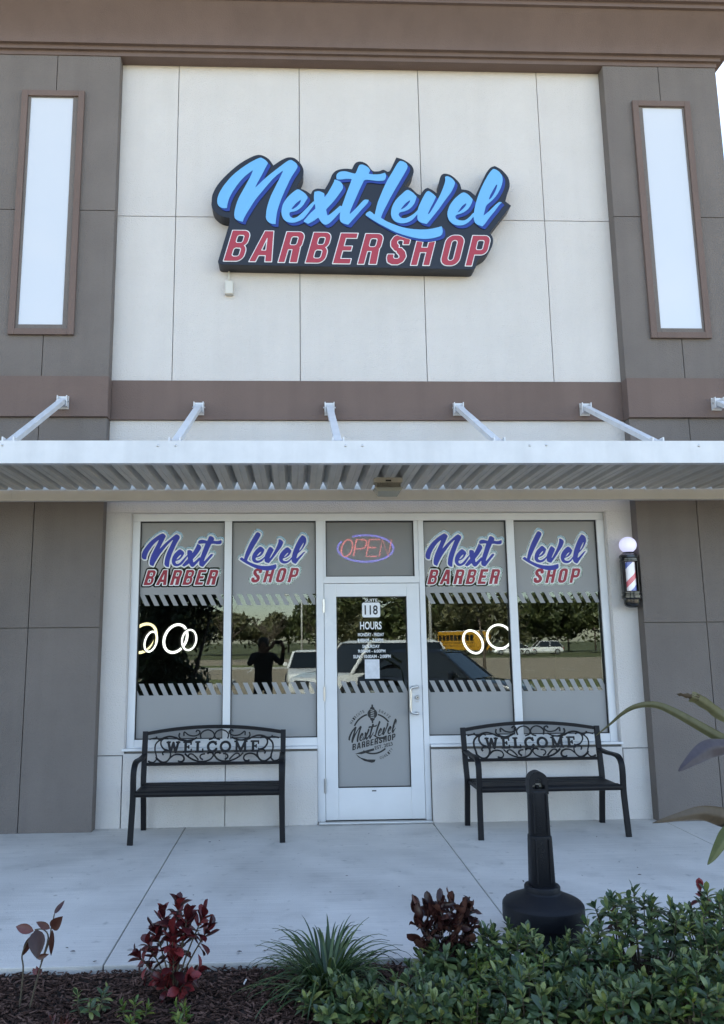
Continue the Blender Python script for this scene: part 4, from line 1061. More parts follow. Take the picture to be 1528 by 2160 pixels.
def bench(x, y, rz, label):
    o = thing("bench", (0, 0, 0), label, "bench", "black metal benches by the shop wall")
    yb = lambda z: .205 + .17*(z-.40)                  # leaning back plane
    for s in (-1, 1):
        MB().tube(smooth_path([(s*.612, .262, 0), (s*.612, .240, .15), (s*.612, .212, .32), (s*.614, .205, .42), (s*.617, .232, .56), (s*.620, .28, .842)], 4), 1.0, sq=(.030, .046)).build("leg", M_black, o, bevel=.003)
        MB().tube(smooth_path([(s*.622, -.272, 0), (s*.618, -.256, .18), (s*.614, -.245, .36), (s*.614, -.250, .52), (s*.613, -.238, .588), (s*.612, -.195, .628), (s*.612, -.12, .640), (s*.612, .06, .634), (s*.612, .225, .640)], 5), 1.0, sq=(.026, .046)).build("leg", M_black, o, bevel=.003)
        bx("side_rail", M_black, o, s*.598-.012, s*.598+.012, -.235, .205, .372, .402, .003)
    for k in range(7):
        y0 = -.222 + k*.060; dz = -.012*math.sin(math.pi*k/6)
        bx("slat", M_black, o, -.594, .594, y0, y0+.050, .402+dz, .414+dz, .003)
    MB().tube([(-.597, -.246, .392), (.597, -.246, .392)], .024, 12).build("front_rail", M_black, o, smooth=True)
    # back: bottom rail and arched top rail
    MB().tube([(-.600, yb(.562), .562), (.600, yb(.562), .562)], 1.0, sq=(.022, .026)).build("back_rail", M_black, o, bevel=.002)
    ar = [(u*.604, yb(.83)+.0, .822 + .055*(1-u*u)) for u in [k/12-1 for k in range(25)]]
    MB().tube(ar, 1.0, sq=(.022, .030)).build("top_rail", M_black, o, bevel=.002)
    curls = [[(195,440),(225,410),(222,370),(208,320),(210,270),(235,235),(280,205),(340,190),(400,205),(440,225),(500,235),(560,225),(600,205)],
             [(330,215),(300,205),(265,230),(262,270),(290,310),(330,325),(355,350),(350,395),(320,430),(280,435),(240,410),(220,385)],
             [(330,325),(295,330),(280,350),(290,368)],
             [(350,400),(385,370),(430,362),(470,375),(485,405),(470,430),(440,432),(432,420)],
             [(490,355),(520,385),(570,415),(630,432),(690,430),(735,410),(762,375)],
             [(525,392),(530,365),(560,362),(590,385),(620,418)],
             [(680,360),(645,368),(635,395),(662,418)], [(762,375),(748,352),(715,350),(705,364)],
             [(640,218),(632,178),(660,145),(705,133),(745,150),(764,185),(748,215),(712,228)],
             [(150,217),(205,206),(250,212),(300,205)], [(215,190),(222,206),(262,235)],
             [(435,158),(428,190),(450,215),(500,232),(560,235)],
             [(475,188),(478,150),(520,180),(575,190),(615,175),(625,148),(600,135),(588,152)], [(150,420),(165,432),(195,438)]]
    for c in curls:
        for s in (1, -1):
            pts = [(s*(zx-765)/1040*.985, 0, .560+(455-zy)/1120) for zx, zy in c]
            pts = [(a, yb(z), z) for a, _, z in smooth_path(pts, 4)]
            MB().tube(pts, 1.0, sq=(.015, .012)).build("scroll", M_black, o)
    tot = sum(SWD[c] for c in "WELCOME"); H = .092; sp = (.83/H - tot)/6; cur = 0
    for ch in "WELCOME":
        D, gx, gz = field(lambda X, Z: serif_sd(ch, X, Z), -.1, 1.4, -.1, 1.1, .022)
        b = MB().prism(contours(D, gx, gz, .03, .006), -.006, .004, lambda a, z: (-.425 + (cur+a)*H, .658 + z*H))
        b.v = [(vx, vy + yb(vz), vz) for vx, vy, vz in b.v]
        b.build("letter", M_black, o)
        cur += SWD[ch] + sp
    for s in (-1, 1):
        for zz in (.565, .826):
            pass
    o.location = (x, y, 0); o.rotation_euler = (0, 0, rz)
    return o
bench(-0.735, -0.335, 0.0, "black metal WELCOME bench to the left of the door")
bench(2.140, -0.378, rad(.8), "black metal WELCOME bench right of the door, behind the ashtray")

# ------------------------------------------------------------------ cigarette receptacle
ash = thing("ashtray_stand", (1.375, -2.80, 0), "black plastic cigarette receptacle with a round weighted base", "ashtray stand")
M_plast = mat("black_plastic", (0.008, 0.009, 0.012), 0.5, spec=.25, bump=.25, bscale=220, rvar=.08)
ca = (1.375, -2.80, 0)
MB().lathe([(0, 0), (.198, 0), (.204, .02), (.204, .085), (.2215, .087), (.2235, .093), (.2235, .160), (.2215, .172), (.213, .183), (.197, .193), (.150, .212), (.105, .232), (.0985, .240), (0, .240)], ca, 48).build("base", M_plast, ash, smooth=0.4)
MB().lathe([(0, .232), (.098, .232), (.099, .262), (.094, .270), (0, .270)], ca, 40).build("collar", M_plast, ash, smooth=0.6)
def rpost(w0, w1, z0, z1, d=1.0):
    vs_, fs_ = [], []; n = 28
    for w, z in ((w0*.97, z0), (w0, z0+.004), (w1, z1-.012), (w1*.985, z1-.003), (w1*.93, z1)):
        for k in range(n):
            a = 2*math.pi*k/n; ca_, sa = math.cos(a), math.sin(a)
            rr = 1/((abs(ca_)**4.5 + abs(sa)**4.5)**(1/4.5))
            vs_.append((ca[0] + w/2*rr*ca_, ca[1] + w/2*rr*sa*d, z))
    for i in range(4):
        for k in range(n): fs_.append((i*n+k, i*n+(k+1) % n, (i+1)*n+(k+1) % n, (i+1)*n+k))
    fs_ += [tuple(reversed(range(n))), tuple(4*n+k for k in range(n))]
    return MB().add(vs_, fs_)
rpost(.138, .126, .268, .535, .8).build("lower_post", M_plast, ash, smooth=0.6)
rpost(.116, .110, .530, .778, .75).build("upper_post", M_plast, ash, smooth=0.6)
for dx in (-.038, .038):
    bx("rib", M_plast, ash, 1.375+dx-.005, 1.375+dx+.005, -2.80-.060, -2.80-.045, .29, .52, .003)
    bx("rib", M_plast, ash, 1.375+dx-.005, 1.375+dx+.005, -2.80-.048, -2.80-.035, .55, .765, .003)
hd_out = [(1.375-.055, .76)] + [(1.375 + .055*math.cos(a), .826 + .056*math.sin(a)) for a in [rad(180-k*12) for k in range(16)]] + [(1.375+.055, .76)]
hole = [(1.375 + .021*math.cos(a), .824 + .019*math.sin(a)) for a in [rad(215-k*25) for k in range(11)]] + [(1.375+.034, .808), (1.375+.036, .786), (1.375-.036, .786), (1.375-.034, .808)]
MB().prism([hd_out, hole], -2.835, -2.765).build("head", M_plast, ash, bevel=.004)
MB().lathe([(0, .785), (.013, .785), (.012, .803), (0, .806)], (1.375, -2.80, 0), 14).build("snuff_stub", M_plast, ash, smooth=True)
bx("snuff_plate", mat("steel_shine", (.75, .74, .68), .35), ash, 1.375-.036, 1.375+.036, -2.7645, -2.7600, .787, .8060)  # pale colour stands in for light reflected off the steel

# ------------------------------------------------------------------ leaves
def leaf_mesh(name, W, m, shape="obovate", fold=.18, curl=.25, wave=0.0, seg=5, twist=0.0):
    """leaf of unit length along +x, width W, folded along the midrib and curling down"""
    vs_, fs_ = [], []
    for i in range(seg+1):
        t = i/seg
        if shape == "obovate": w = W*.5*(math.sin(math.pi*min(1, t**1.4))**.6 if 0 < t < 1 else 0) + (.02 if t == 0 else 0)
        elif shape == "lance": w = W*.5*(math.sin(math.pi*t**.8)**.9 if 0 < t < 1 else 0)
        elif shape == "blade": w = W*.5*(1-t**3)*(.6+.4*min(1, t*4))
        else: w = W*.5*math.sin(math.pi*t)
        z = -curl*t*t + wave*math.sin(t*9)
        tw = twist*t
        for s in (-1, 0, 1):
            yy, zz = s*w, abs(s)*w*fold*2
            vs_.append((t*(1-.12*curl*t), yy*math.cos(tw)-zz*math.sin(tw), z + yy*math.sin(tw)+zz*math.cos(tw) + wave*.5*s*math.sin(t*11)))
    for i in range(seg):
        for j in (0, 1):
            fs_.append((3*i+j, 3*i+j+3, 3*i+j+4, 3*i+j+1))
    me = bpy.data.meshes.new(name); me.from_pydata(vs_, [], fs_); me.materials.append(m)
    me.polygons.foreach_set("use_smooth", [True]*len(me.polygons)); me.update()
    return me
def orient(pos, d, nrm, s):
    d = Vector(d).normalized(); n = Vector(nrm); n = n - d*n.dot(d)
    if n.length < 1e-4: n = d.orthogonal()
    n.normalize(); y = n.cross(d)
    return Matrix(((d.x*s, y.x*s, n.x*s, pos[0]), (d.y*s, y.y*s, n.y*s, pos[1]), (d.z*s, y.z*s, n.z*s, pos[2]), (0, 0, 0, 1)))
def put_leaves(root, mats_, templates, keep, name="leaf", rest="foliage"):
    """the keep best-seen leaves become parts, the others one joined mass"""
    if len(mats_) > keep:
        mats_ = sorted(mats_, key=lambda a: -(a[0].translation.z*1.0 - a[0].translation.y*.55))
    for M_, k in mats_[:keep]:
        o = bpy.data.objects.new(name, templates[k]); COL.objects.link(o); o.parent = root; o.matrix_local = M_
    if len(mats_) > keep:
        vs_, fs_ = [], []
        for M_, k in mats_[keep:]:
            me = templates[k]; b = len(vs_)
            vs_ += [tuple(M_ @ v.co) for v in me.vertices]; fs_ += [tuple(b+i for i in p.vertices) for p in me.polygons]
        me = bpy.data.meshes.new(rest); me.from_pydata(vs_, [], fs_); me.materials.append(templates[0].materials[0])
        me.polygons.foreach_set("use_smooth", [True]*len(me.polygons))
        tag(link_mesh(rest, me, root), kind="stuff")
M_lgreen = leaf_mat("hedge_leaf", (0.036, 0.066, 0.032), (0.082, 0.130, 0.052), (0.23, 0.26, 0.075), .33, .15)
M_lyoung = leaf_mat("young_leaf", (0.06, 0.12, 0.03), (0.12, 0.18, 0.035), (0.22, 0.24, 0.04), .4, .2)
M_stem = mat("plant_stem", (0.09, 0.07, 0.045), .8, var=.2, vscale=20)
M_cbrown = leaf_mat("croton_bronze", (0.045, 0.018, 0.014), (0.085, 0.032, 0.022), (0.14, 0.035, 0.03), .4, .15)
CB = [leaf_mesh("bronze_leaf_mesh", w, M_cbrown, "lance", .18, c, seg=6) for w, c in ((.40, .2), (.30, -.1), (.24, .1))]
HT = [leaf_mesh("hedge_leaf_mesh", w, M_lgreen, "obovate", f, c) for w, f, c in ((.40, .16, .22), (.46, .12, .35), (.36, .22, .12), (.43, .1, .05), (.38, .2, -.2), (.50, .08, .5))]
YT = [leaf_mesh("young_leaf_mesh", w, M_lyoung, "obovate", f, c) for w, f, c in ((.36, .2, .1), (.40, .16, .25))]
def shrub(x, y, h, r, label, n=42, L=.083, keep=105, seed=0, templates=None, grp="green hedge shrubs in the planting bed"):
    rnd = random.Random(seed)
    z0 = -.05
    root = thing("shrub", (x, y, z0), label, "shrub", grp)
    st = MB(); lv = []
    for i in range(n):
        a = i*2.39996; rr = r*math.sqrt((i+.5)/n)
        px_, py_ = rr*math.cos(a) + rnd.uniform(-.03, .03), rr*math.sin(a)*.85 + rnd.uniform(-.03, .03)
        hz = (h - z0)*(1 - .42*(rr/r)**2)*rnd.uniform(.78, 1.08)
        tip = Vector((px_, py_, hz)); base = Vector((px_*.3, py_*.3, 0))
        mid = (tip+base)/2 + Vector((px_*.12, py_*.12, -.01))
        st.tube([base, mid, tip], [.0045, .0035, .0022], 5)
        axis = (tip-mid).normalized()
        side = axis.orthogonal().normalized(); s2 = axis.cross(side)
        for k in range(11):
            u = k/10; ang = k*2.39996 + i; el = rad(8 + 72*u**1.3) + rnd.uniform(-.15, .15)
            d = (side*math.cos(ang) + s2*math.sin(ang))*math.cos(el) + axis*math.sin(el)
            p = tip - axis*(.045*(1-u)) 
            nn = axis*math.cos(el) - (side*math.cos(ang) + s2*math.sin(ang))*math.sin(el)
            lv.append((orient(p, d, nn, L*rnd.uniform(.55, 1.15)*(1-.35*u)), rnd.randrange(len(templates or HT))))
        for k in range(3):
            p = mid.lerp(tip, rnd.uniform(0, .7)); ang = rnd.uniform(0, 6.28)
            d = Vector((math.cos(ang), math.sin(ang), rnd.uniform(-.1, .5)))
            lv.append((orient(p, d, (0, 0, 1), L*rnd.uniform(.7, 1.0)), rnd.randrange(len(templates or HT))))
    st.build("stems", M_stem, root, local=True)
    put_leaves(root, lv, templates or HT, keep)
    return root
SH = [(.72, -3.36, .15, .20, "low green shrub just right of the grass clump, by the dark croton"), (1.02, -3.36, .23, .22, "green shrub in front of the ashtray base, left of it"),
      (1.36, -3.42, .19, .22, "green shrub hiding the foot of the ashtray"), (1.70, -3.30, .36, .26, "tall green shrub immediately right of the ashtray base"),
      (2.10, -3.32, .35, .26, "tall green shrub at the right edge, by the small red croton"), (1.98, -3.72, .33, .25, "green shrub in the bottom right corner"),
      (.22, -3.62, .11, .19, "low green shrub below the grass clump"), (.58, -3.72, .15, .22, "green shrub at the bottom edge right of the grass clump"),
      (.98, -3.80, .20, .24, "green shrub at the bottom edge below the dark croton"), (1.36, -3.86, .21, .24, "green shrub at the bottom edge below the ashtray"),
      (1.70, -3.86, .26, .24, "green shrub at the bottom edge between ashtray and right corner")]
for i, s in enumerate(SH):
    shrub(*s, seed=i+3, n=40 if s[3] > .21 else 30)
# a few pale young shoots
for i, (x, y, z, l_) in enumerate(((.30, -3.66, .10, "pale yellow-green shoot among the low shrub leaves below the grass clump"), (1.28, -3.95, .20, "pale yellow-green shoot at the bottom edge below the ashtray"),
                                   (.86, -3.50, .20, "pale green shoot beside the dark croton"),
      (1.90, -3.55, .40, "pale green shoot rising from the tall shrubs at the right"), (1.08, -3.60, .23, "pale green shoot between the croton and the ashtray"), (1.62, -3.98, .27, "pale green shoot at the bottom edge near the right corner"),
      (.72, -3.86, .17, "pale green shoot at the bottom edge below the croton"), (1.50, -3.50, .27, "pale green shoot in front of the ashtray base"))):
    shrub(x, y, z, .05, l_, n=4, L=.06, keep=60, seed=50+i, templates=YT, grp="pale young shoots in the hedge")
for i, (x, y, h, r, l_, T) in enumerate(((-.93, -3.56, .10, .11, "small green sprig left of the red croton, nearest the walk", HT), (-1.02, -3.68, .03, .07, "small bronze-red sprig at the bottom left edge", CB),
                                   (-.72, -3.64, .06, .09, "small yellowing plant at the bottom edge below the red croton", YT), (-.50, -3.66, .06, .06, "tiny yellow seedling right below the red croton", YT))):
    shrub(x, y, h, r, l_, n=4, L=.055, keep=120, seed=70+i, templates=T, grp="small plants in the mulch")

# grass clump
M_blade = leaf_mat("strap_leaf", (0.022, 0.048, 0.016), (0.045, 0.088, 0.028), (0.10, 0.14, 0.04), .35, .15)
def blade_mesh(k):
    rnd = random.Random(k); vs_, fs_ = [], []
    p = Vector((0, 0, 0)); el = rad(rnd.uniform(68, 84)); ben = rnd.uniform(.9, 2.0); n = 9
    for i in range(n+1):
        t = i/n; w = .0082*(1-t**2.2)*(.55+.45*min(1, t*5))+.0004
        vs_ += [(p.x, -w, p.z+.0018), (p.x, 0, p.z), (p.x, w, p.z+.0018)]
        p = p + Vector((math.cos(el), 0, math.sin(el)))*(.40/n); el -= ben*1.15/n*(.4+1.3*t)
    for i in range(n):
        for j in (0, 1): fs_.append((3*i+j, 3*i+j+3, 3*i+j+4, 3*i+j+1))
    me = bpy.data.meshes.new("strap_leaf_mesh"); me.from_pydata(vs_, [], fs_); me.materials.append(M_blade)
    me.polygons.foreach_set("use_smooth", [True]*len(fs_)); return me
BT = [blade_mesh(k) for k in range(10)]
cl_ = thing("grass_clump", (.148, -3.36, -.05), "dark green strap-leaved grass clump at the edge of the walk", "grass clump")
rnd = random.Random(5)
for k in range(298):
    a = rnd.uniform(0, 2*math.pi); rr = abs(rnd.gauss(0, .045)); tilt = abs(rnd.gauss(0, 1))*.46
    M_ = Matrix.Translation((rr*math.cos(a), rr*math.sin(a), 0)) @ Matrix.Rotation(a + rnd.uniform(-.5, .5), 4, 'Z') @ Matrix.Rotation(min(tilt, .95), 4, 'Y') @ Matrix.Scale(rnd.uniform(.66, 1.12), 4)
    o = bpy.data.objects.new("blade", BT[rnd.randrange(10)]); COL.objects.link(o); o.parent = cl_; o.matrix_local = M_

# crotons
M_cred = leaf_mat("croton_red", (0.036, 0.007, 0.009), (0.105, 0.015, 0.018), (0.25, 0.036, 0.037), .35, .12)
M_cdark = leaf_mat("croton_dark", (0.020, 0.008, 0.008), (0.050, 0.016, 0.014), (0.12, 0.055, 0.04), .35, .1)
CR = [leaf_mesh("croton_leaf_mesh", w, M_cred, "obovate", f, c, seg=6) for w, f, c in ((.60, .22, .15), (.54, .25, -.3), (.64, .15, .4))]
CD = [leaf_mesh("curly_leaf_mesh", w, M_cdark, "obovate", f, c, wave=.06, seg=8, twist=tw) for w, f, c, tw in ((.50, .3, .2, .9), (.54, .35, -.5, -.7), (.46, .3, .6, 1.3), (.52, .4, -.8, .3))]
def croton(name, loc, stems, T, label, seed, L):
    rnd = random.Random(seed)
    root = thing(name, loc, label, "croton"); st = MB(); lv = []
    for pts, nl, sz, spread in stems:
        P_ = smooth_path(pts, 3); st.tube(P_, [.005*(1-.5*i/len(P_)) for i in range(len(P_))], 6)
        tip = P_[-1]; ax = (P_[-1]-P_[-3]).normalized(); sd = ax.orthogonal().normalized(); s2 = ax.cross(sd)
        for k in range(nl):
            u = k/max(1, nl-1); ang = k*2.39996; el = rad(-5 + 85*u**1.2)*spread + rnd.uniform(-.2, .2)
            d = (sd*math.cos(ang)+s2*math.sin(ang))*math.cos(el) + ax*math.sin(el)
            nn = ax*math.cos(el) - (sd*math.cos(ang)+s2*math.sin(ang))*math.sin(el)
            lv.append((orient(tip - ax*(.10*sz*(1-u)), d, nn, L*sz*rnd.uniform(.75, 1.1)), rnd.randrange(len(T))))
    st.build("stems", M_stem, root, local=True)
    put_leaves(root, lv, T, 280)
V = Vector
croton("croton", (-.585, -3.37, -.05), [([(0, 0, 0), (x_*.4, y_*.4, z_*.5), (x_, y_, z_)], k_, 1.0, 1) for x_, y_, z_, k_ in ((-.055, 0, .39, 16), (.015, .02, .43, 18), (.065, -.02, .385, 16), (-.085, -.02, .32, 14),
       (0, -.05, .33, 16), (.05, .03, .30, 14), (.135, 0, .375, 14), (.165, .02, .32, 12), (-.165, -.02, .215, 14), (-.125, .02, .25, 12), (.005, -.04, .22, 14), (.075, -.05, .115, 14), (-.055, -.05, .115, 14), (.12, .0, .13, 10), (.0, .02, .14, 12))],
       CR, "bushy dark red croton with spoon-shaped leaves, left of the grass clump", 11, .074)
croton("croton", (.735, -3.28, -.05), [([(0, 0, 0), (x_*.3, 0, .12), (x_, y_, .30+z_)], 13, 1.0, .9) for x_, y_, z_ in ((-.125, 0, .03), (-.075, .03, .05), (-.02, -.02, .06), (.04, .02, .06), (.085, -.01, .05), (.13, 0, .05), (-.1, .0, -.04), (-.03, .0, -.02), (.05, -.04, -.02), (.11, -.03, -.05), (-.1, .0, -.11), (.02, -.04, -.1), (.09, .02, -.12))],
       CD, "dark maroon croton with curly twisted leaves, behind the hedge", 12, .080)
croton("croton", (2.10, -3.20, -.05), [([(0, 0, 0), (-.01, 0, .2), (-.02, .0, .40)], 10, .7, 1)], CR, "small red croton tip above the hedge at the right edge", 13, .085)
croton("croton", (1.62, -3.24, -.05), [([(0, 0, 0), (-.01, 0, .2), (-.02, .0, .30)], 8, .6, 1)], CR, "single reddish croton shoot inside the tall hedge shrub", 14, .08)
# sparse croton at the left, leaf by leaf
cs = thing("croton", (-1.25, -3.45, -.05), "sparse bronze croton with few drooping leaves at the far left", "croton")
st = MB()
for s in C1S:
    P_ = smooth_path(s, 4); st.tube(P_, [.0042*(1-.4*i/len(P_)) for i in range(len(P_))], 6)
st.build("stems", M_stem, cs, local=True)
for i, (b, t, w) in enumerate(C1L):
    B_, T_ = V(b), V(t); L = (T_-B_).length
    me = leaf_mesh("bronze_leaf_mesh", w/L, M_cred if i in (1, 8, 9, 10) else M_cbrown, "lance", .2, .12, seg=7)
    o = bpy.data.objects.new("leaf", me); COL.objects.link(o); o.parent = cs
    o.matrix_local = orient(B_, T_-B_, (.2, -1, .35), L)

# pleated broad-leaved plant leaning in from the right
M_pl = [leaf_mat("pleated_green", (0.12, 0.12, 0.06), (0.16, 0.155, 0.08), (0.20, 0.185, 0.09), .5, .2),
        leaf_mat("pleated_withered", (0.065, 0.052, 0.058), (0.085, 0.068, 0.075), (0.10, 0.08, 0.085), .6, .2),
        leaf_mat("pleated_dry", (0.09, 0.068, 0.045), (0.12, 0.09, 0.06), (0.16, 0.12, 0.085), .6, .2),
        leaf_mat("pleated_olive", (0.07, 0.09, 0.02), (0.11, 0.12, 0.03), (0.14, 0.13, 0.03), .5, .2)]
ti = thing("broadleaf_plant", (1.74, -4.60, -.05), "arching pleated leaves with brown tips leaning in at the right edge", "plant")
def ribbon(pts, w0, m, prof, pleat=.0, roll_=0.0, label=None):
    P_ = smooth_path(pts, 7); N = len(P_); vs_, fs_ = [], []; K = 8
    camp = V((0, -7.446, 1.62))
    for i, p in enumerate(P_):
        t = i/(N-1); tg = (P_[min(i+1, N-1)]-P_[max(i-1, 0)]).normalized()
        nv = (camp-p).normalized(); side = tg.cross(nv).normalized()
        nv = side.cross(tg).normalized()
        side = (side*math.cos(roll_) + nv*math.sin(roll_)); nv = tg.cross(side).normalized()
        w = w0*prof(t)/2
        for k in range(K+1):
            u = k/K*2-1
            vs_.append(p + side*(u*w) + nv*((abs(u)-.5)*w*.5 + pleat*w0*(1 if k % 2 else -1)*(1-t*.5)))
    for i in range(N-1):
        for k in range(K): fs_.append((i*(K+1)+k, (i+1)*(K+1)+k, (i+1)*(K+1)+k+1, i*(K+1)+k+1))
    o = MB().add(vs_, fs_).build("leaf", m, ti, smooth=True)
    if label: tag(o, label)
lanc = lambda t: max(.04, math.sin(math.pi*min(1, .28+.72*t))**.8 if t < .999 else .04)
ribbon(TI[0], .045, M_pl[0], lambda t: max(.06, 1.0 - .93*t**1.1), .03, .35)
ribbon(TI[1][:5], .042, M_pl[0], lambda t: .95 + .05*math.sin(23*t), .04, .2)
ribbon(TI[1][3:], .040, M_pl[2], lambda t: max(.06, .98 - .85*t + .13*math.sin(31*t)), .05, .35, "torn brown leaf end")
ribbon(TI[2], .062, M_pl[1], lambda t: max(.05, math.sin(math.pi*(.15+.83*t))), .03, .0, "withered purple-grey leaf")
ribbon(TI[3], .085, M_pl[2], lambda t: max(.03, (1-t)**.85), .035, .15, "dry brownish pleated leaf")
ribbon(TI[4], .042, M_pl[3], lambda t: max(.05, math.sin(math.pi*(.35+.64*t))), .03, .1)
MB().tube([(1.74, -4.6, -.05), (1.72, -4.6, .5), (1.66, -4.6, .92), (1.62, -4.6, 1.2)], [.018, .016, .012, .008], 8).build("stem", mat("green_stem", (.08, .1, .04), .6), ti, smooth=True)
MB().tube([(1.72, -4.6, .5), (1.64, -4.62, .85), (1.575, -4.6, .97)], [.012, .010, .006], 8).build("stem", MATS["green_stem"], ti, smooth=True)

# bark mulch
rnd = random.Random(21)
M_mulch = mat("bark_mulch", (0.075, 0.045, 0.034), .95, var=.6, vscale=40)
def chips(n, x0, x1, y0, y1, smin, smax):
    vs_, fs_ = [], []
    for _ in range(n):
        L, W_, H_ = rnd.uniform(smin, smax), rnd.uniform(.005, .011), rnd.uniform(.002, .005)
        if rnd.random() < .3: L *= .5; W_ *= 1.6
        R = Matrix.Translation((rnd.uniform(x0, x1), rnd.uniform(y0, y1), -.036 + rnd.uniform(0, .022))) @ Matrix.Rotation(rnd.uniform(0, 6.28), 4, 'Z') @ Matrix.Rotation(rnd.gauss(0, .22), 4, 'Y') @ Matrix.Rotation(rnd.gauss(0, .4), 4, 'X')
        b = len(vs_)
        for sx, sy, sz in ((-1,-1,-1),(1,-.6,-1),(1,.7,-1),(-1,1,-1),(-1,-.8,1),(.9,-.6,1),(1,.5,1),(-.9,.9,1)):
            vs_.append(tuple(R @ V((sx*L/2, sy*W_/2, sz*H_/2))))
        fs_ += [tuple(b+i for i in f) for f in ((0,3,2,1),(4,5,6,7),(0,1,5,4),(1,2,6,5),(2,3,7,6),(3,0,4,7))]
    return MB().add(vs_, fs_)
def mulch_material():
    m = leaf_mat("mulch_chips", (0.022, 0.013, 0.010), (0.068, 0.036, 0.026), (0.15, 0.09, 0.07), .9, 0.0, .2); return m
tag(chips(9000, -1.75, .55, -3.95, -3.07, .018, .062).add(*(lambda c: (c.v, c.f))(chips(2600, .4, 2.6, -4.1, -3.07, .02, .06))).build("mulch", mulch_material()),
    "brown shredded bark mulch covering the planting bed", "mulch", kind="stuff")

# litter on the walk
FL = leaf_mesh("dry_leaf_mesh", .42, leaf_mat("dry_leaf", (.03, .022, .018), (.055, .04, .03), (.09, .065, .045), .8, .1), "lance", .3, -.15)
GX = ("dry leaf scraps on the walk", "small dark dry leaf scrap lying on the concrete walk")
def gp(k): return k
for x, y, s in LITTER:
    o = bpy.data.objects.new("fallen_leaf", FL); COL.objects.link(o)
    o.matrix_world = Matrix.Translation((x, y, .0075)) @ Matrix.Rotation(rnd.uniform(0, 6.28), 4, 'Z') @ Matrix.Rotation(rnd.uniform(-.15, .15), 4, 'X') @ Matrix.Scale(s, 4)
    tag(o, GX[1], "leaf", GX[0])
bt = tag(MB().tube([(-.255, -3.30, -.006), (-.246, -3.268, .0)], .004, 8).build("cigarette_butt", mat("paper_white", (.7, .69, .66), .7)), "white cigarette butt on the mulch left of the grass clump", "cigarette butt")

# ------------------------------------------------------------------ across the lot (seen in the glass)
islands = ((4.6, 60, -25.5, -20.0, "grass island across the lot, right of the parked cars"), (-60, 1.5, -49, -45, "long grass strip across the lot on the left"), (-26, -2.6, -28, -24.5, "grass island at the left of the lot"))
for x0, x1, y0, y1, l_ in islands:
    k = tag(thing("grass_island", ((x0+x1)/2, (y0+y1)/2, -.14), l_, "grass island"), kind="structure")
    MB().box(x0, x1, y0, y1, -.2, 0.0).build("kerb", M_conc, k, bevel=.03)
    MB().box(x0+.18, x1-.18, y0+.18, y1-.18, -.1, .02).build("lawn", mat("sunny_lawn", (0.13, 0.145, 0.045), .95, var=.35, vscale=1.2, bump=.6, bscale=30), k, bevel=.02)
ln = MB()
for k in range(-9, 12):
    ln.add([(k*2.75-.05, -20.5, -.135), (k*2.75+.05, -20.5, -.135), (k*2.75+.05, -15.6, -.135), (k*2.75-.05, -15.6, -.135)], [(0, 1, 2, 3)])
    ln.add([(k*2.75-.05, -44, -.135), (k*2.75+.05, -44, -.135), (k*2.75+.05, -38.5, -.135), (k*2.75-.05, -38.5, -.135)], [(0, 1, 2, 3)])
for a in ((-6.6, -33, -5.6, -19), (-6.6, -33, -7.6, -19)):
    ln.add([(a[0]-.07, a[1], -.1345), (a[0]+.07, a[1], -.1345), (a[2]+.07, a[3], -.1345), (a[2]-.07, a[3], -.1345)], [(0, 1, 2, 3)])
tag(ln.build("parking_lines", M_line), "white painted stall lines on the parking lot", "road marking", kind="structure")

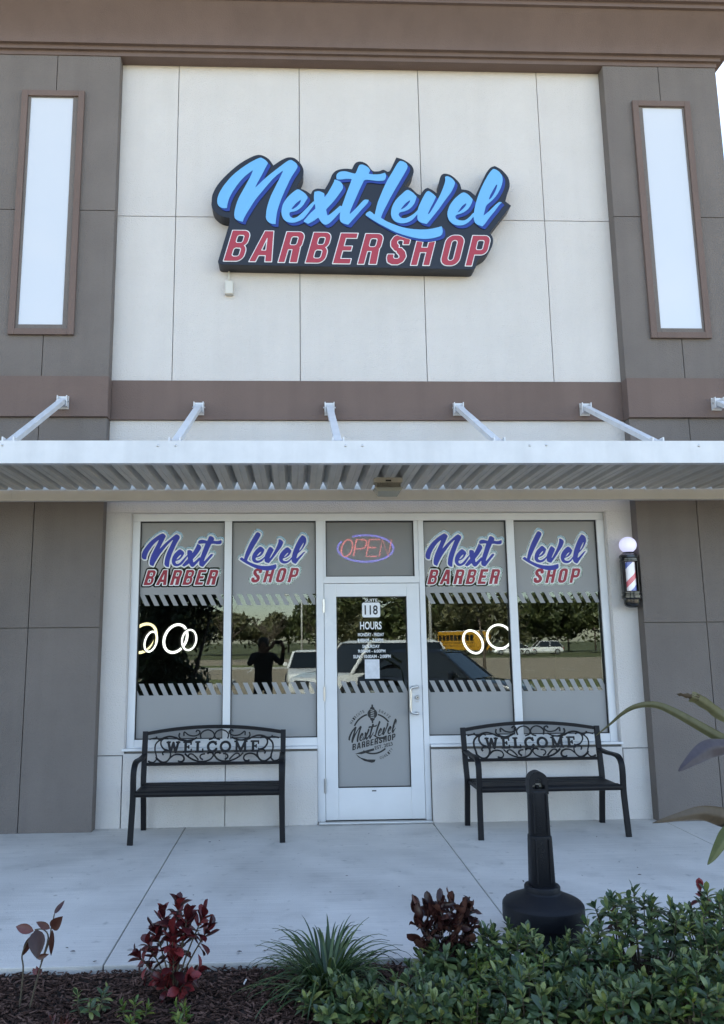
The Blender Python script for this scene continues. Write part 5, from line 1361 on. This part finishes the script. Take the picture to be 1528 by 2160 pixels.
def wheel(root, x, y, r, w):
    t = MB().lathe([(r*.62, -w/2), (r*.95, -w/2), (r, -w*.35), (r, w*.35), (r*.95, w/2), (r*.62, w/2)], (x, y, r), 24, 'Y').build("wheel", mat("tyre_rubber", (.015, .015, .016), .85), root, smooth=0.6, local=True)
    MB().lathe([(0, -w*.44), (r*.2, -w*.46), (r*.62, -w*.40), (r*.62, w*.40), (r*.2, w*.46), (0, w*.44)], (x, y, r), 16, 'Y').build("rim", MATS["brushed_steel"], t, smooth=0.6, local=True)
def car(x, y, rz, paint, label, cat="car", L=4.5, W_=1.82, H=1.45, suv=False, name="parked_car"):
    root = thing(name, (0, 0, 0), label, cat, "vehicles in the parking lot")
    hl = L/2; wr = .36 if suv else .32
    belt = .98 if suv else .88; clear = .24 if suv else .18; hood = belt - (.02 if suv else .07)
    # lower body, front at +x; lofted stations (x, half width, z bottom, z top)
    stn = [(-hl, .78, .46, .74), (-hl+.06, .86, .34, .82), (-hl+.5, .95, clear+.04, belt), (-hl+1.3, 1.0, clear, belt), (0, 1.0, clear, belt-.01), (hl-1.55, 1.0, clear, belt-.01),
           (hl-1.2, .99, clear, hood), (hl-.5, .95, clear+.02, hood-.06), (hl-.12, .86, .30, hood-.16), (hl, .74, .40, hood-.28)]
    vs_, fs_ = [], []
    for sx, hw, zb, zt in stn:
        w = hw*W_/2
        ring = [(-w*.86, zb), (-w, zb+(zt-zb)*.25), (-w, zb+(zt-zb)*.62), (-w*.93, zt-.03), (-w*.82, zt), (w*.82, zt), (w*.93, zt-.03), (w, zb+(zt-zb)*.62), (w, zb+(zt-zb)*.25), (w*.86, zb)]
        vs_ += [(sx, a, b) for a, b in ring]
    for i in range(len(stn)-1):
        for k in range(10): fs_.append((i*10+k, i*10+(k+1) % 10, (i+1)*10+(k+1) % 10, (i+1)*10+k))
    fs_ += [tuple(range(10)), tuple(reversed(range(90, 100)))]
    MB().add(vs_, fs_).build("body", paint, root, smooth=0.5, fixn=True, local=True)
    # cabin: glass block, roof skin, pillars
    xr0, xr1, xf0, xf1 = (-hl+.12, -hl+.55, hl-1.0, hl-1.75) if suv else (-hl+.55, -hl+1.25, hl-1.15, hl-1.95)
    wb, wt = W_/2*.91, W_/2*.72
    lo = [(xr0, -wb, belt-.03), (xf0, -wb, belt-.06), (xf0, wb, belt-.06), (xr0, wb, belt-.03)]
    hi = [(xr1, -wt, H-.06), (xf1, -wt, H-.06), (xf1, wt, H-.06), (xr1, wt, H-.06)]
    MB().add(lo+hi, [(0, 3, 2, 1), (4, 5, 6, 7), (0, 1, 5, 4), (1, 2, 6, 5), (2, 3, 7, 6), (3, 0, 4, 7)]).build("glasshouse", mat("car_glass", (.012, .015, .017), .05, coat=.5), root, bevel=.03, local=True)
    MB().add([(xr1-.05, -wt-.015, H-.075), (xf1+.06, -wt-.015, H-.075), (xf1+.06, wt+.015, H-.075), (xr1-.05, wt+.015, H-.075), (xr1+.12, -wt+.12, H), (xf1-.15, -wt+.12, H), (xf1-.15, wt-.12, H), (xr1+.12, wt-.12, H)],
             [(0, 3, 2, 1), (4, 5, 6, 7), (0, 1, 5, 4), (1, 2, 6, 5), (2, 3, 7, 6), (3, 0, 4, 7)]).build("roof", paint, root, bevel=.03, local=True)
    for s in (-1, 1):
        for (xa, za, xb) in ((xf0, belt-.06, xf1), (xr0, belt-.03, xr1), ((xf0+xr0)/2-.1, belt-.04, (xf1+xr1)/2-.05)):
            MB().tube([(xa, s*wb, za), (xb, s*(wt+.004), H-.07)], 1.0, sq=(.09, .05)).build("pillar", paint, root, local=True)
        mr_ = MB().box(xf0-.55, xf0-.42, s*(wb+.13)-.09, s*(wb+.13)+.09, belt, belt+.14).build("mirror", paint, root, bevel=.03, local=True)
        MB().add([(hl-.17, s*W_*.24, hood-.34), (hl-.02, s*W_*.24, hood-.34), (hl-.10, s*W_*.42, hood-.30), (hl-.17, s*W_*.24, hood-.19), (hl-.085, s*W_*.24, hood-.20), (hl-.24, s*W_*.435, hood-.15)],
                 [(0, 1, 4, 3), (1, 2, 5, 4), (0, 3, 5, 2), (3, 4, 5), (0, 2, 1)]).build("headlight", mat("lamp_lens", (.7, .72, .7), .12, coat=.5), root, fixn=True, local=True)
        MB().box(-hl+.0, -hl+.12, s*W_*.37-.13, s*W_*.37+.13, belt-.32, belt-.12).build("taillight", mat("tail_red", (.35, .02, .02), .25), root, bevel=.02, local=True)
        for sx in (-hl+.85, hl-.90):
            wheel(root, sx, s*(W_/2-.10), wr, .22)
    MB().box(hl-.06, hl+.012, -W_*.2, W_*.2, .50, hood-.24).build("grille", mat("grille_black", (.02, .02, .022), .5), root, bevel=.02, local=True)
    root.location = (x, y, -.14); root.rotation_euler = (0, 0, rz)
    return root
P_white = mat("car_white", (.78, .78, .76), .25, coat=.7); P_navy = mat("car_dark", (.012, .016, .026), .22, coat=.8)
car(.62, -22.6, rad(92), P_white, "white saloon car facing the shop, reflected left of the door", L=4.5)
car(2.25, -15.2, rad(150), P_white, "large white sport utility vehicle reflected in the door glass", "suv", L=4.8, W_=1.95, H=1.80, suv=True)
car(3.75, -13.4, rad(32), P_navy, "dark blue car reflected just right of the door", L=4.7, H=1.55)
car(26.0, -88, rad(185), P_white, "far white saloon car, left of the pair in the rightmost window", L=4.5)
car(30.2, -90, rad(180), P_white, "far white sport utility vehicle in the rightmost window", "suv", L=4.6, H=1.7, suv=True)
# school bus
bus = thing("school_bus", (21.4, -99, -.14), "yellow school bus far across the lot", "bus", "vehicles in the parking lot")
P_bus = mat("bus_yellow", (.62, .30, .02), .35, coat=.4)
MB().box(-2.2, 6.5, -1.25, 1.25, .55, 2.95).box(-3.9, -2.2, -1.1, 1.1, .55, 1.75).build("body", P_bus, bus, bevel=.08, local=True)
MB().box(-2.1, 6.4, -1.15, 1.15, 2.95, 3.05).build("roof", mat("bus_roof", (.7, .7, .66), .4), bus, bevel=.03, local=True)
for k in range(9):
    for s in (-1, 1): MB().box(-1.9+k*.92, -1.9+k*.92+.72, s*1.252-.01, s*1.252+.01, 1.75, 2.5).build("window", MATS["car_glass"], bus, local=True)
for z in (1.05, 1.45):
    for s in (-1, 1): MB().box(-2.1, 6.4, s*1.255-.008, s*1.255+.008, z, z+.06).build("rub_rail", MATS["grille_black"], bus, local=True)
MB().box(-2.215, -2.19, -1.0, 1.0, 1.8, 2.6).build("windscreen", MATS["car_glass"], bus, local=True)
for sx in (-3.1, 4.6):
    for s in (-1, 1): wheel(bus, sx, s*1.08, .5, .28)
bus.rotation_euler = (0, 0, rad(68))

# trees
M_bark = mat("tree_bark", (.11, .085, .065), .9, var=.3, vscale=6, bump=.6, bscale=14)
M_tleaf = leaf_mat("tree_leaf", (.034, .048, .016), (.075, .092, .030), (.13, .145, .05), .5, .25)
M_tleaf2 = leaf_mat("tree_leaf_light", (.065, .068, .03), (.115, .115, .05), (.17, .155, .075), .5, .25)
M_bush = leaf_mat("bush_leaf", (.014, .026, .010), (.032, .052, .018), (.07, .10, .03), .35, .2)
def crown_mesh(blobs, n, size, rnd):
    vs_, fs_ = [], []
    for i in range(n):
        c, r = blobs[rnd.randrange(len(blobs))]
        d = V((rnd.gauss(0, 1), rnd.gauss(0, 1), rnd.gauss(0, 1))).normalized()
        p = V(c) + V((d.x*r[0], d.y*r[1], d.z*r[2]))*rnd.uniform(.45, 1.05)
        a = (d + V((rnd.gauss(0, .5), rnd.gauss(0, .5), rnd.gauss(0, .5)))).normalized()
        u = a.orthogonal().normalized(); w = a.cross(u); s = size*rnd.uniform(.6, 1.3); ph = rnd.uniform(0, 6.28)
        e1 = u*math.cos(ph) + w*math.sin(ph); e2 = a.cross(e1)
        b = len(vs_)
        vs_ += [p - e1*s, p - e2*s*.45 + a*s*.12, p + e1*s, p + e2*s*.45 + a*s*.12]; fs_ += [(b, b+1, b+2), (b, b+2, b+3)]
    return MB().add(vs_, fs_)
def tree(x, y, h, r, label, seed, lm=None, n=1100, size=.30, bare=False, grp="trees across the lot", trunk=.16, low=.35, z0=-.14):
    rnd = random.Random(seed)
    root = thing("tree", (x, y, z0), label, "tree", grp)
    tk = MB(); top = h*(.62 if not bare else .5)
    tk.tube([(0, 0, 0), (rnd.uniform(-.1, .1), 0, top*.5), (rnd.uniform(-.2, .2), 0, top)], [trunk, trunk*.8, trunk*.5], 8)
    tips = []
    for k in range(9):
        a = k*2.4 + rnd.random(); z = top*rnd.uniform(.45, 1.0)
        e = V((math.cos(a)*r*rnd.uniform(.5, .85), math.sin(a)*r*rnd.uniform(.5, .85), min(h*.95, z + h*rnd.uniform(.15, .4))))
        tk.tube([(0, 0, z), (e.x*.45, e.y*.45, z+(e.z-z)*.6), e], [trunk*.45, trunk*.28, trunk*.1], 6); tips.append(e)
        if bare:
            for j in range(7):
                s_ = V((0, 0, z)).lerp(e, rnd.uniform(.35, 1)); b_ = rnd.uniform(0, 6.28); ln_ = rnd.uniform(.5, 1.1)*h*.16
                tk.tube([s_, s_ + V((math.cos(b_)*ln_*.5, math.sin(b_)*ln_*.5, ln_*.6)), s_ + V((math.cos(b_)*ln_, math.sin(b_)*ln_, ln_))], [.03, .02, .008], 4)
    tk.build("trunk", M_bark, root, smooth=True, local=True)
    blobs = [((e.x*.9, e.y*.9, e.z-.1*h), (r*.42, r*.42, h*.17)) for e in tips] + [((0, 0, h*(low+1)/2), (r*.8, r*.8, h*(1-low)*.45))]
    if not bare:
        crown_mesh(blobs, n, size, rnd).build("crown", lm or M_tleaf, root, local=True)
    else:
        crown_mesh(blobs, 260, .07, rnd).build("crown", M_tleaf2, root, local=True)
kinds = ("dense dark green tree", "round-topped olive tree", "loose pale green tree")
places = ("behind the far left of the lot", "in the tree row across the lot", "behind the school bus", "behind the far white cars", "at the far right of the tree row")
rnd = random.Random(77)
for k in range(21):
    X = -30 + k*4.1 + rnd.uniform(-.8, .8); d = rnd.uniform(104, 116)
    h = (6.6 if X < 12 else 8.6)*rnd.uniform(.88, 1.15); kd = rnd.randrange(3)
    tree(X, -d, h, rnd.uniform(3.2, 4.2), "%s, number %s from the left in the far row" % (kinds[kd], ("one two three four five six seven eight nine ten eleven twelve thirteen fourteen fifteen sixteen seventeen eighteen nineteen twenty twenty-one").split()[k]), 100+k, M_tleaf2 if kd == 2 else M_tleaf, 1500, .50, low=.04)
for k in range(12):
    X = 6 + k*4.3 + rnd.uniform(-.8, .8)
    tree(X, -124, 8.8*rnd.uniform(.9, 1.15), rnd.uniform(3.4, 4.2), "tall dark tree, number %s from the left in the rear row" % ("one two three four five six seven eight nine ten eleven twelve".split()[k]), 300+k, M_tleaf, 1300, .52, low=.04)
tree(-6.2, -66, 5.2, 1.9, "leafless young tree across the lot, left of the photographer", 201, bare=True, grp="bare trees across the lot", trunk=.10)
tree(-2.4, -64, 5.0, 1.8, "leafless young tree across the lot, directly behind the photographer", 202, bare=True, grp="bare trees across the lot", trunk=.10)
tree(1.9, -62, 5.2, 1.9, "leafless young tree across the lot, behind the white saloon", 203, bare=True, grp="bare trees across the lot", trunk=.10)
tree(7.2, -22.6, 4.2, 1.5, "slender tree on the grass island right of the dark car", 204, M_tleaf2, 900, .16, trunk=.07, low=.5)
tree(8.6, -52, 9.0, 3.4, "tall dark tree behind the large white vehicle", 205, M_tleaf, 2200, .26, low=.25)
tree(3.4, -58, 7.5, 2.4, "tall dark tree reflected at the left of the door glass", 206, M_tleaf, 1600, .26, low=.2)
# dense shrub tree beside the photographer
bs_ = thing("bushy_tree", (-2.34, -7.75, -.14), "dark bushy tree beside the photographer, reflected in the leftmost window", "tree")
tk = MB()
for a, b in (((-.35, .1), (-.6, 0)), ((.1, -.1), (.25, .1)), ((.3, .15), (.7, .05)), ((-.05, .2), (-.1, .1))):
    tk.tube([(a[0]*.3, a[1]*.3, 0), (a[0], a[1], .7), (b[0], b[1], 2.3)], [.06, .045, .02], 6)
tk.build("trunk", M_bark, bs_, smooth=True, local=True)
rnd = random.Random(8)
crown_mesh([((rnd.uniform(-.4-z_*.15, .25+z_*.24), rnd.uniform(-.5, .5), .75+z_), (.36, .36, .34)) for z_ in [k_*.11 for k_ in range(24)]*2], 9500, .075, rnd).build("crown", M_bush, bs_, local=True)

# lamp posts
def lamp_post(x, y, h, label):
    root = thing("lamp_post", (x, y, -.14), label, "lamp post", "lamp posts in the parking lot")
    pm = mat("pole_grey", (.5, .5, .48), .5)
    MB().lathe([(0, 0), (.28, 0), (.28, .6), (0, .6)], (0, 0, 0), 16).build("footing", M_conc, root, local=True)
    MB().tube([(0, 0, .6), (0, 0, h)], [.09, .06], 10).build("pole", pm, root, smooth=True, local=True)
    MB().tube([(0, 0, h-.05), (-.9, 0, h+.1)], .03, 6).build("arm", pm, root, local=True)
    MB().box(-1.5, -.8, -.15, .15, h+.04, h+.16).build("lamp_head", pm, root, bevel=.03, local=True)
lamp_post(.6, -60, 5.6, "grey lamp post behind the white saloon")
lamp_post(7.1, -34, 8.0, "grey lamp post reflected beside the door frame")

# ------------------------------------------------------------------ the photographer (reflected in the glass)
ph = thing("person", (-.62, -7.98, -.14), "person in dark clothes holding up a phone to take the photo", "person")
joints = {'pel': (0, 0, .98), 'sp': (0, .01, 1.22), 'ch': (0, 0, 1.42), 'nk': (0, .01, 1.58), 'hd': (0, .03, 1.70), 'tp': (0, .02, 1.83),
          'sl': (-.19, 0, 1.50), 'el': (-.27, .20, 1.34), 'wl': (.17, .43, 1.68), 'sr': (.19, 0, 1.50), 'er': (.36, .18, 1.34), 'wr': (.40, .43, 1.68),
          'hl': (-.10, 0, .93), 'kl': (-.13, .02, .52), 'al': (-.15, -.02, .09), 'tl': (-.17, .15, .04), 'hr': (.10, 0, .93), 'kr': (.12, .02, .52), 'ar': (.14, -.02, .09), 'tr': (.17, .15, .04)}
order = list(joints)
edges = [('pel', 'sp'), ('sp', 'ch'), ('ch', 'nk'), ('nk', 'hd'), ('hd', 'tp'), ('ch', 'sl'), ('sl', 'el'), ('el', 'wl'), ('ch', 'sr'), ('sr', 'er'), ('er', 'wr'), ('pel', 'hl'), ('hl', 'kl'), ('kl', 'al'), ('al', 'tl'), ('pel', 'hr'), ('hr', 'kr'), ('kr', 'ar'), ('ar', 'tr')]
rads = {'pel': (.17, .13), 'sp': (.165, .12), 'ch': (.18, .13), 'nk': (.06, .06), 'hd': (.085, .10), 'tp': (.06, .07), 'sl': (.075, .075), 'el': (.05, .05), 'wl': (.035, .035), 'hl': (.10, .10), 'kl': (.07, .07), 'al': (.05, .05), 'tl': (.045, .03)}
me = bpy.data.meshes.new("body")
me.from_pydata([joints[k] for k in order], [(order.index(a), order.index(b)) for a, b in edges], [])
bo = link_mesh("body", me, ph)
sk = bo.modifiers.new("skin", 'SKIN'); 
for i, k in enumerate(order):
    kk = k if k in rads else k[0] + 'l'
    me.skin_vertices[0].data[i].radius = rads[kk]
me.skin_vertices[0].data[0].use_root = True
bo.modifiers.new("sub", 'SUBSURF').levels = 2; bo.modifiers["sub"].render_levels = 2
def person_mat():
    m = bpy.data.materials.new("dark_clothes_and_skin"); m.use_nodes = True
    n, l = m.node_tree.nodes, m.node_tree.links; b = n["Principled BSDF"]; b.inputs["Roughness"].default_value = .8
    tc = n.new("ShaderNodeTexCoord"); sx = n.new("ShaderNodeSeparateXYZ"); l.new(tc.outputs["Object"], sx.inputs[0])
    gt = n.new("ShaderNodeMath"); gt.operation = 'GREATER_THAN'; gt.inputs[1].default_value = 1.56; l.new(sx.outputs["Z"], gt.inputs[0])
    mi = n.new("ShaderNodeMixRGB"); mi.inputs["Color1"].default_value = (.012, .012, .015, 1); mi.inputs["Color2"].default_value = (.20, .115, .08, 1)
    l.new(gt.outputs[0], mi.inputs["Fac"]); l.new(mi.outputs["Color"], b.inputs["Base Color"]); return m
me.materials.append(person_mat())
MB().lathe([(0, .145), (.06, .135), (.10, .09), (.112, .03), (.105, -.03), (.095, -.05), (.06, -.02), (0, 0)], (0, -.012, 1.715), 20).build("hair", mat("black_hair", (.01, .009, .008), .6), ph, smooth=True, local=True)
M_skin = mat("skin", (.22, .13, .09), .6)
for s, wx in ((-1, .17), (1, .40)):
    hm = MB()
    hm.tube([(wx, .42, 1.66), (wx+(.03 if s < 0 else -.03), .46, 1.72), (wx+(.045 if s < 0 else -.045), .475, 1.76)], [.03, .038, .03], 8)
    for k in range(4):
        z = 1.725 + k*.019
        hm.tube([(wx+(.04 if s < 0 else -.04), .465, z), (wx+(.055 if s < 0 else -.055), .495, z+.004), (wx+(.075 if s < 0 else -.075), .490, z+.004)], [.009, .0085, .007], 6)
    hm.tube([(wx+(.03 if s < 0 else -.03), .45, 1.71), (wx+(.06 if s < 0 else -.06), .450, 1.745), (wx+(.08 if s < 0 else -.08), .455, 1.755)], [.011, .010, .008], 6)
    hm.build("hand", M_skin, ph, smooth=True, local=True)
phone = tag(MB().box(-.395, -.245, -7.505, -7.496, 1.582, 1.656).build("phone", mat("phone_black", (.01, .01, .012), .3), bevel=.003), "black phone held up by the photographer", "phone")
